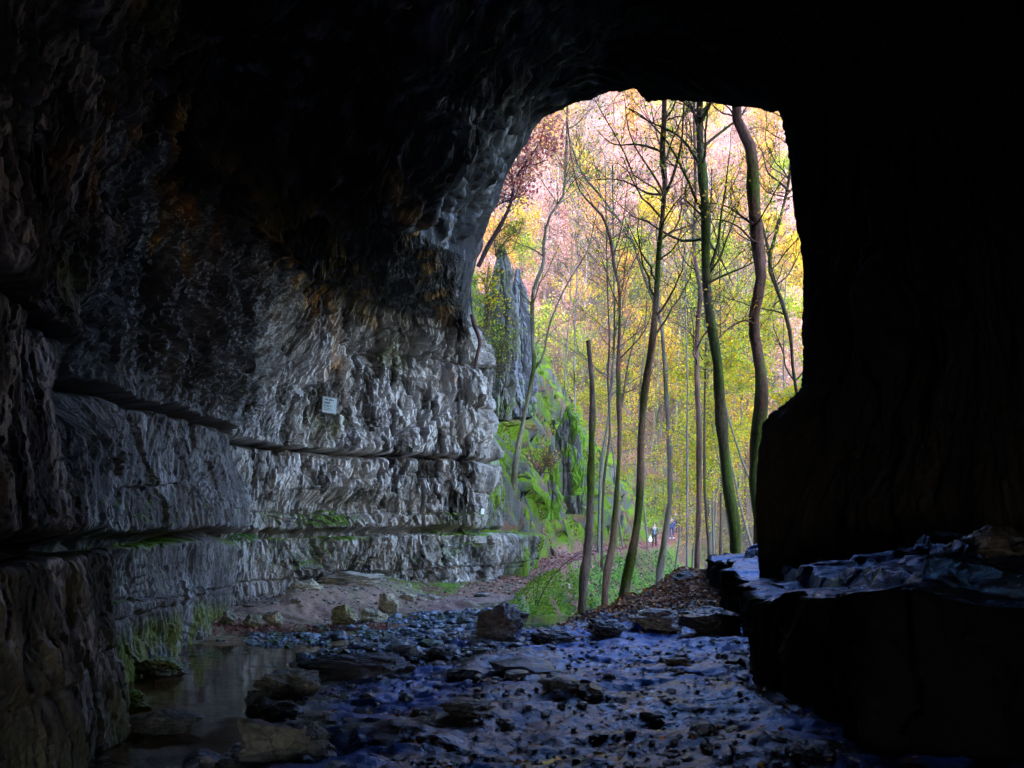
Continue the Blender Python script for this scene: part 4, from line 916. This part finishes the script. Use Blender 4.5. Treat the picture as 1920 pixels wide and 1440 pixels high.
# ferns
def fern(label, px, py, Y, s_, seed):
    rng = np.random.default_rng(seed); X = (px-960)/F*Y; g = gz1(X, Y); rt = empty('fern', (X, Y, g), label, 'fern')
    V = []; C = []
    for k in range(9):
        a = k*.7+rng.uniform(-.2, .2); q = wander(rng, (0, 0, 0), (np.cos(a), np.sin(a), .9), s_, 14, .04, -.14)
        for i in range(1, 14):
            t = q[i]-q[i-1]; t /= np.linalg.norm(t); sd = np.cross(t, (0, 0, 1)); sd /= np.linalg.norm(sd); w_ = s_*.28*math.sin(math.pi*(i+1.5)/17)
            for sg in (-1, 1):
                V += [q[i], q[i]+t*.35*s_/14*1.6+sd*sg*w_*.5, q[i]+sd*sg*w_+t*.02, q[i]-t*.3*s_/14+sd*sg*w_*.5]
    V = np.array(V); o = mesh_np('fronds', V, [np.arange(len(V)).reshape(-1, 4)], pal(rng, len(V), [(.07, .20, .03), (.10, .26, .04)]), M_leaf, False, rt); return rt
fern('green fern at the foot of the grassy bank right of the squat boulder', 1010, 1180, 12.9, .34, 1)
fern('fern half way up the grassy bank below the bare twigs', 1045, 1130, 15.5, .30, 2)
fern('fern on the ledge at the left corner of the lower rock step', 455, 1012, 15.2, .35, 3).location.z = -.2
fern('small fern low on the bank beside the sharp pale stone', 505, 1150, 13.9, .25, 4)

# bare sapling twigs on the bank
def twigs():
    rng = np.random.default_rng(41); Y = 14.6; b0 = np.array(P(1006, 1136, Y)); b0[2] = gz1(b0[0], Y)-.03; rt = empty('bare_sapling', tuple(b0), 'leafless twiggy sapling on the grassy bank leaning right over the path', 'sapling')
    t = Tubes()
    for pts, r_ in (([(1003,1136), (1008,1105), (1012,1080), (1018,1052)], .008), ([(1007,1136), (1020,1105), (1040,1075), (1060,1055), (1090,1036)], .010), ([(1001,1120), (1000,1100), (1001,1085)], .006),
                   ([(1040,1075), (1062,1063), (1080,1040)], .006), ([(1012,1105), (1004,1095), (1000,1080)], .004), ([(1060,1055), (1075,1052), (1095,1042)], .004)):
        q = smooth_path([P(a, b, Y) for a, b in pts], 14); t.add(q-b0, np.linspace(r_, r_*.45, 14), 5, (.06, .04, .035))
    t.build('twigs', M_bark, rt)
twigs()

# ------------------------------------------------------------------ things fixed to the wall
PRJ = np.stack([960+F*WALL_V[..., 0]/np.maximum(WALL_V[..., 1], .1), HY-F*WALL_V[..., 2]/np.maximum(WALL_V[..., 1], .1)], -1)
def hit(px, py, r=6):
    d = (PRJ[..., 0]-px)**2+(PRJ[..., 1]-py)**2; m = (d < r*r) & (WALL_V[..., 1] > 3); 
    q = WALL_V[m]; return q[np.argmin(q[:, 1])] if len(q) else WALL_V.reshape(-1, 3)[np.argmin(d)]
def plaque(name, label, cat, px, py, w_, h_, yaw, marks, roll=0, colr=(.50, .56, .58)):
    p = hit(px, py, 14); rt = empty(name, ((px-960)/F*(p[1]-.16), p[1]-.16, (HY-py)/F*(p[1]-.16)), label, cat); rt.rotation_euler = (0, R(roll), R(yaw))
    import bmesh
    def bx(nm, x, z, ww, hh, y, dep, mat, par):
        bm = bmesh.new(); bmesh.ops.create_cube(bm, size=1)
        for v in bm.verts: v.co = Vector((x+v.co.x*ww, y+v.co.y*dep, z+v.co.z*hh))
        bmesh.ops.bevel(bm, geom=bm.edges[:], offset=min(ww, hh, dep)*.25, segments=2, affect='EDGES')
        me = bpy.data.meshes.new(nm); bm.to_mesh(me); bm.free(); me.materials.append(mat); o = bpy.data.objects.new(nm, me); COL.objects.link(o); o.parent = par; return o
    bx('plate', 0, 0, w_, h_, 0, .012, plain('enamel', colr, .35, .5), rt)
    if marks:
        fr = bpy.data.objects.new('rim', bpy.data.meshes.new('rim')); bm = bmesh.new()
        for x, z, ww, hh in ((0, h_*.47, w_*.94, h_*.02), (0, -h_*.47, w_*.94, h_*.02), (-w_*.47, 0, w_*.02, h_*.94), (w_*.47, 0, w_*.02, h_*.94)):
            r_ = bmesh.ops.create_cube(bm, size=1)['verts']
            for v in r_: v.co = Vector((x+v.co.x*ww, -.0075+v.co.y*.003, z+v.co.z*hh))
        bm.to_mesh(fr.data); bm.free(); fr.data.materials.append(plain('dark_paint', (.03, .05, .06))); COL.objects.link(fr); fr.parent = rt
        bm = bmesh.new(); rr = random.Random(3)
        for z, words, hh in marks:
            x = -w_*.36
            for n_ in words:
                for k in range(n_):
                    lw = w_*.028
                    for q in range(2):
                        vs = bmesh.ops.create_cube(bm, size=1)['verts']; ox = x+q*lw*.75; vert = (q == 0 or rr.random() < .4)
                        for v in vs: v.co = Vector((ox+v.co.x*(lw*.35 if vert else lw*.9), -.0075+v.co.y*.003, h_*z+(0 if vert else rr.choice((-.3, 0, .3))*h_*hh)+v.co.z*h_*(hh if vert else hh*.22)))
                    x += lw*1.75
                x += w_*.05
        me = bpy.data.meshes.new('lettering'); bm.to_mesh(me); bm.free(); me.materials.append(plain('dark_paint', (.03, .05, .06))); o = bpy.data.objects.new('lettering', me); COL.objects.link(o); o.parent = rt
        bx('nail', w_*.19, h_*.40, w_*.07, h_*.10, -.014, .012, plain('white_nail', (.85, .85, .85), .4), rt)
    return rt
plaque('notice_sign', 'weathered square white enamel notice with dark lettering fixed to the rock wall', 'sign', 618, 760, .29, .31, 28, [(.33, (5, 4, 2), .12), (.13, (8,), .12), (-.06, (2, 4, 2), .11), (-.20, (3, 5), .05), (-.30, (7, 3), .05)], 5)
plaque('trail_marker', 'tiny narrow white trail marker low on the rock edge at the cave mouth', 'sign', 905, 959, .075, .125, 15, [], 4, (.8, .86, .86))
def root_():
    t = Tubes(); b0 = hit(888, 600, 10)+np.array([.12, -.25, 0]); Y = b0[1]
    q = smooth_path([P(a, b, Y-.02*i) for i, (a, b) in enumerate([(884,590), (889,612), (897,628), (901,645), (895,662), (891,690)])], 24)
    t.add(q-q[0], np.linspace(.055, .03, 24), 9, (.10, .055, .045), wob=.25); o = t.build('tree_root', M_bark); o.location = q[0]
    tag(o, 'thick brown root hanging down the rock at the left rim of the mouth', 'root')
root_()
def cliff_shrub(label, pts, Y, n, cols, seed, sz=.07):
    rng = np.random.default_rng(seed); b0 = np.array(P(*pts[0], Y)); rt = empty('cliff_shrub', tuple(b0), label, 'shrub'); t = Tubes(); tips = []
    for k in range(6):
        q = smooth_path([P(a+rng.normal()*8, b+rng.normal()*10, Y+rng.normal()*.2) for a, b in pts], 14); q[0] = b0; t.add(q-b0, np.linspace(.018, .006, 14), 4, (.09, .06, .04)); limbs(rng, t, q-b0, np.linspace(.018, .006, 14), -99, 8, .9, (.09, .06, .04), tips, lev=3, rmin=.004)
    t.build('branches', M_bark, rt); crown(rng, tips, n, sz, cols, parent=rt, sc=.12)
cliff_shrub('yellow green shrub hanging on the rock right of the cave rim', [(905,640), (918,590), (915,540), (925,500)], 25, 900, GRN+YEL, 51)
cliff_shrub('small lime green bush on top of the ivy grown pillar', [(930,480), (945,455), (965,440), (975,430)], 27, 700, GRN, 52)
cliff_shrub('yellow leafy bush at the foot of the pinnacles', [(935,700), (950,660), (945,620)], 27, 500, GRN, 53)
cliff_shrub('orange tipped low bush in the middle of the mossy slope', [(1010,885), (1020,872), (1035,865)], 26, 260, [(.6, .4, .04), (.5, .45, .05), (.55, .2, .04)], 54)

# ------------------------------------------------------------------ walkers
def skinned(name, chain, rad, mat, parent, root=0, sub=2):
    """chain: list of (joint index, joint index) edges over points; grown with the skin modifier and frozen to a mesh"""
    pts, edges = chain; me = bpy.data.meshes.new(name); me.from_pydata([tuple(p) for p in pts], edges, []); o = bpy.data.objects.new(name, me); COL.objects.link(o)
    md = o.modifiers.new('s', 'SKIN'); o.modifiers.new('u', 'SUBSURF').levels = sub; md.use_smooth_shade = True
    for i, v in enumerate(me.skin_vertices[0].data): v.radius = (rad[i], rad[i]*.85) if not isinstance(rad[i], tuple) else rad[i]; v.use_root = (i == root)
    o.modifiers['u'].render_levels = sub
    dg = bpy.context.evaluated_depsgraph_get(); m2 = bpy.data.meshes.new_from_object(o.evaluated_get(dg)); m2.name = name
    o.modifiers.clear(); o.data = m2; bpy.data.meshes.remove(me); m2.materials.clear(); m2.materials.append(mat); o.parent = parent; return o
def person(label, px, Y, H, jacket, trousers, shoe, hairc, stride=.18, yaw=0, shirt=None, hood=None, swing=.12):
    X = (px-960)/F*Y; g = gz1(X, Y); rt = empty('person', (X, Y, g), label, 'person', None); rt.rotation_euler = (0, 0, R(yaw)); k = H/1.75; rt.scale = (k, k, k)
    skin = plain('skin', (.55, .33, .25), .6)
    # joints: facing -Y
    J_ = dict(pel=(0, 0, .95), bel=(0, -.01, 1.10), che=(0, 0, 1.30), nek=(0, 0, 1.47), jaw=(0, -.02, 1.56), hed=(0, -.01, 1.64), top=(0, .01, 1.71),
              shl=(-.18, 0, 1.40), ell=(-.25, .02+swing*.3, 1.13), wrl=(-.28, -.06-swing, .90), shr=(.18, 0, 1.40), elr=(.25, .03, 1.13), wrr=(.28, -.03+swing, .90),
              hil=(-.09, 0, .90), knl=(-.11, -stride*.55-.02, .49), anl=(-.12, -stride+.02, .08), tol=(-.13, -stride-.15, .03), hir=(.09, 0, .90), knr=(.11, stride*.25-.03, .49), anr=(.12, stride, .09), tor=(.13, stride-.15, .03))
    names = list(J_); pts = [J_[n] for n in names]; ix = {n: i for i, n in enumerate(names)}
    ed = [('pel', 'bel'), ('bel', 'che'), ('che', 'nek'), ('nek', 'jaw'), ('jaw', 'hed'), ('hed', 'top'), ('che', 'shl'), ('shl', 'ell'), ('ell', 'wrl'), ('che', 'shr'), ('shr', 'elr'), ('elr', 'wrr'),
          ('pel', 'hil'), ('hil', 'knl'), ('knl', 'anl'), ('anl', 'tol'), ('pel', 'hir'), ('hir', 'knr'), ('knr', 'anr'), ('anr', 'tor')]
    rd = dict(pel=.13, bel=.12, che=.14, nek=.055, jaw=.07, hed=.085, top=.06, shl=.06, ell=.042, wrl=.028, shr=.06, elr=.042, wrr=.028, hil=.085, knl=.055, anl=.038, tol=.03, hir=.085, knr=.055, anr=.038, tor=.03)
    ps = list(pts); es = [(ix[a], ix[b]) for a, b in ed]; rs = [rd[n] for n in names]
    for sd, wr in ((-1, 'wrl'), (1, 'wrr')):                    # palm, four fingers of unequal length and a thumb
        w0 = np.array(J_[wr]); pi = len(ps); ps.append(tuple(w0+(0, -.01, -.06))); rs.append(.022); es.append((ix[wr], pi))
        for f_, ln_ in enumerate((.062, .072, .068, .052)):
            b_ = len(ps); ps += [tuple(w0+(-.002*sd, -.034+f_*.02, -.085)), tuple(w0+(-.006*sd, -.038+f_*.021, -.085-ln_*.55)), tuple(w0+(-.02*sd, -.036+f_*.02, -.085-ln_))]; rs += [.009, .009, .008]; es += [(pi, b_), (b_, b_+1), (b_+1, b_+2)]
        b_ = len(ps); ps += [tuple(w0+(-.01*sd, -.05, -.06)), tuple(w0+(-.018*sd, -.065, -.095))]; rs += [.010, .009]; es += [(pi, b_), (b_, b_+1)]
    skinned('body', (ps, es), rs, skin, rt, 0, 1)
    for nm, off in (('nose', (0, -.105, 1.615)),):
        D, Fa = ICO1; mesh_np('nose', D*np.array([.014, .02, .022])+np.array(off), [Fa], None, skin, True, rt)
    for sx in (-1, 1):
        D, Fa = ICO1; mesh_np('eye', D*np.array([.012, .008, .008])+np.array((sx*.032, -.088, 1.645)), [Fa], None, plain('eye', (.03, .02, .02)), True, rt)
        mesh_np('ear', D*np.array([.012, .022, .034])+np.array((sx*.085, .0, 1.63)), [Fa], None, skin, True, rt)
    mesh_np('mouth', D*np.array([.026, .008, .007])+np.array((0, -.09, 1.575)), [Fa], None, plain('lips', (.45, .16, .14)), True, rt)
    D, Fa = ICO5[0], ICO5[1]; Dh = ICO1[0]; hv = D*np.array([.103, .112, .105])+np.array([0, .022, 1.662]); hv = hv+D*(.012*fbm(D[:, 0]*4, D[:, 1]*4, D[:, 2]*9, 2, 170))[:, None]
    keepf = (hv[Fa].mean(1)[:, 1] > -.035) | (hv[Fa].mean(1)[:, 2] > 1.695); v_, f_ = compact(hv, Fa[keepf]); mesh_np('hair', v_, [f_], None, plain('hair', hairc, .7), True, rt)
    def sub(names_, edges_, radf, nm, mat, root):
        i2 = {n: i for i, n in enumerate(names_)}; return skinned(nm, ([J_[n] for n in names_], [(i2[a], i2[b]) for a, b in edges_]), [radf[n] for n in names_], mat, rt, i2[root], 1)
    jr = dict(pel=.165, bel=.155, che=.17, shl=.085, ell=.062, wrl=.045, shr=.085, elr=.062, wrr=.045)
    sub(['pel', 'bel', 'che', 'shl', 'ell', 'wrl', 'shr', 'elr', 'wrr'], [('pel', 'bel'), ('bel', 'che'), ('che', 'shl'), ('shl', 'ell'), ('ell', 'wrl'), ('che', 'shr'), ('shr', 'elr'), ('elr', 'wrr')], jr, 'jacket', plain('jacket', jacket, .8), 'bel')
    tr_ = dict(pel=.155, hil=.10, knl=.075, anl=.06, hir=.10, knr=.075, anr=.06)
    sub(['pel', 'hil', 'knl', 'anl', 'hir', 'knr', 'anr'], [('pel', 'hil'), ('hil', 'knl'), ('knl', 'anl'), ('pel', 'hir'), ('hir', 'knr'), ('knr', 'anr')], tr_, 'trousers', plain('trousers', trousers, .85), 'pel')
    for a in ('l', 'r'):
        c_ = (np.array(J_['an'+a])+np.array(J_['to'+a]))/2; D, Fa = ICO1; vv = D*np.array([.055, .14, .055]); vv[:, 2] = np.maximum(vv[:, 2], -.035); mesh_np('shoe', vv+c_+np.array([0, 0, .0]), [Fa], None, plain('shoe', shoe, .6), True, rt)
    if shirt:
        vv = np.array([(x_, -.165-.01*math.cos(x_*20), z_) for z_ in np.linspace(.93, 1.42, 9) for x_ in np.linspace(-.045, .045, 5)]+[(x_, -.12, z_) for z_ in np.linspace(.93, 1.42, 9) for x_ in np.linspace(-.045, .045, 5)])
        mesh_np('shirt', vv, [grid_faces(9, 5), grid_faces(9, 5)[:, ::-1]+45], None, plain('shirt', shirt, .8), True, rt)
    if hood:
        D, Fa = ICO5; hv = D*np.array([.15, .14, .13])+np.array([0, .03, 1.50]); kf = hv[Fa].mean(1)[:, 1] > -.09; v_, f_ = compact(hv, Fa[kf]); mesh_np('scarf', v_, [f_], None, plain('scarf', hood, .85), True, rt)
    return rt
p1 = person('walker in an open grey green jacket over a pale shirt, holding a white bag', 1227, 61, 1.74, (.06, .075, .065), (.012, .011, .015), (.02, .02, .02), (.05, .02, .015), yaw=-4, shirt=(.16, .20, .30), stride=.16)
person('walker in navy jacket, jeans and white trainers behind the slim grey trunk', 1259.5, 65, 1.72, (.02, .03, .14), (.03, .05, .11), (.85, .85, .88), (.04, .03, .03), yaw=-8, stride=.10, swing=.04)
person('walker with maroon scarf and light blue sleeves, farthest back on the path', 1265.5, 67.5, 1.74, (.16, .22, .36), (.02, .02, .04), (.03, .03, .03), (.30, .08, .08), yaw=8, hood=(.30, .02, .05), stride=.1)
def bag():
    a = np.array(p1.location)+np.array([-.30, -.18, .84]); D, Fa = ICO5; V = D*np.array([.13, .07, .19]); V[:, 0] *= 1-.5*sstep(0, .19, V[:, 2]); V[:, 2] = np.maximum(V[:, 2], -.17)
    V = V+D*(.02*fbm(D[:, 0]*3, D[:, 1]*3, D[:, 2]*3, 3, 171))[:, None]
    rt = empty('carrier_bag', tuple(a+np.array([0, 0, -.42])), 'white plastic carrier bag hanging from the hand of the nearest walker', 'bag'); mesh_np('bag_body', V+np.array([0, 0, .18]), [Fa], None, plain('plastic', (.75, .78, .85), .5), True, rt)
    t = Tubes(); t.add(np.array([(-.05, 0, .34), (-.02, 0, .43), (.0, 0, .46), (.03, 0, .43), (.05, 0, .34)]), .008, 5, (.75, .78, .85)); t.build('handle', M_bark, rt)
bag()
#--END2--

# ------------------------------------------------------------------ damp autumn air
hm = bpy.data.materials.new('haze_air'); hm.use_nodes = True; nt = hm.node_tree; nt.nodes.clear()
out = nt.nodes.new('ShaderNodeOutputMaterial'); pv = nt.nodes.new('ShaderNodeVolumePrincipled')
pv.inputs['Color'].default_value = (.97, .93, .94, 1); pv.inputs['Density'].default_value = .0005; pv.inputs['Anisotropy'].default_value = .2
nt.links.new(pv.outputs[0], out.inputs['Volume'])
hv = np.array([(a, b, c_) for a in (-200, 260) for b in (-80, 380) for c_ in (-60, 160)], float)
tag(mesh_np('haze', hv, [np.array([[0, 1, 3, 2], [4, 6, 7, 5], [0, 4, 5, 1], [2, 3, 7, 6], [0, 2, 6, 4], [1, 5, 7, 3]])], None, hm, False), kind='stuff')

# ------------------------------------------------------------------ light, camera
sc = bpy.context.scene
w = bpy.data.worlds.new('World'); sc.world = w; w.use_nodes = True
nt = w.node_tree; bg = nt.nodes['Background']; sky = nt.nodes.new('ShaderNodeTexSky'); sky.sky_type = 'NISHITA'
SUN_EL, SUN_AZ = 33, 190
sky.sun_disc = False; sky.sun_elevation = R(SUN_EL); sky.sun_rotation = R(SUN_AZ); sky.ozone_density = 3.0; sky.air_density = 1.0; sky.dust_density = 1.0; sky.altitude = 0
nt.links.new(sky.outputs[0], bg.inputs[0]); bg.inputs[1].default_value = .15
sl = bpy.data.lights.new('sun', 'SUN'); sl.energy = .55; sl.angle = R(12); sl.color = (1, .93, .82)
so = bpy.data.objects.new('sun', sl); COL.objects.link(so)
dirv = Vector((math.sin(R(SUN_AZ))*math.cos(R(SUN_EL)), math.cos(R(SUN_AZ))*math.cos(R(SUN_EL)), math.sin(R(SUN_EL))))
so.rotation_euler = (-dirv).to_track_quat('-Z', 'Y').to_euler(); so.location = (0, -20, 60)
cam = bpy.data.cameras.new('camera'); co = bpy.data.objects.new('camera', cam); COL.objects.link(co)
cam.lens = 36*F/1920; cam.sensor_width = 36; cam.shift_y = (HY-720)/1920; cam.clip_end = 2000; cam.clip_start = .05
co.location = (0, 0, 0); co.rotation_euler = (R(90), 0, 0); sc.camera = co
sc.view_settings.view_transform = 'Standard'; sc.view_settings.look = 'None'; sc.view_settings.gamma = 1; sc.view_settings.use_curve_mapping = False
sc.view_settings.exposure = 4.1
sc.cycles.max_bounces = 6; sc.cycles.diffuse_bounces = 2; sc.cycles.glossy_bounces = 3; sc.cycles.transmission_bounces = 4
sc.cycles.use_denoising = True; sc.cycles.sample_clamp_indirect = 6
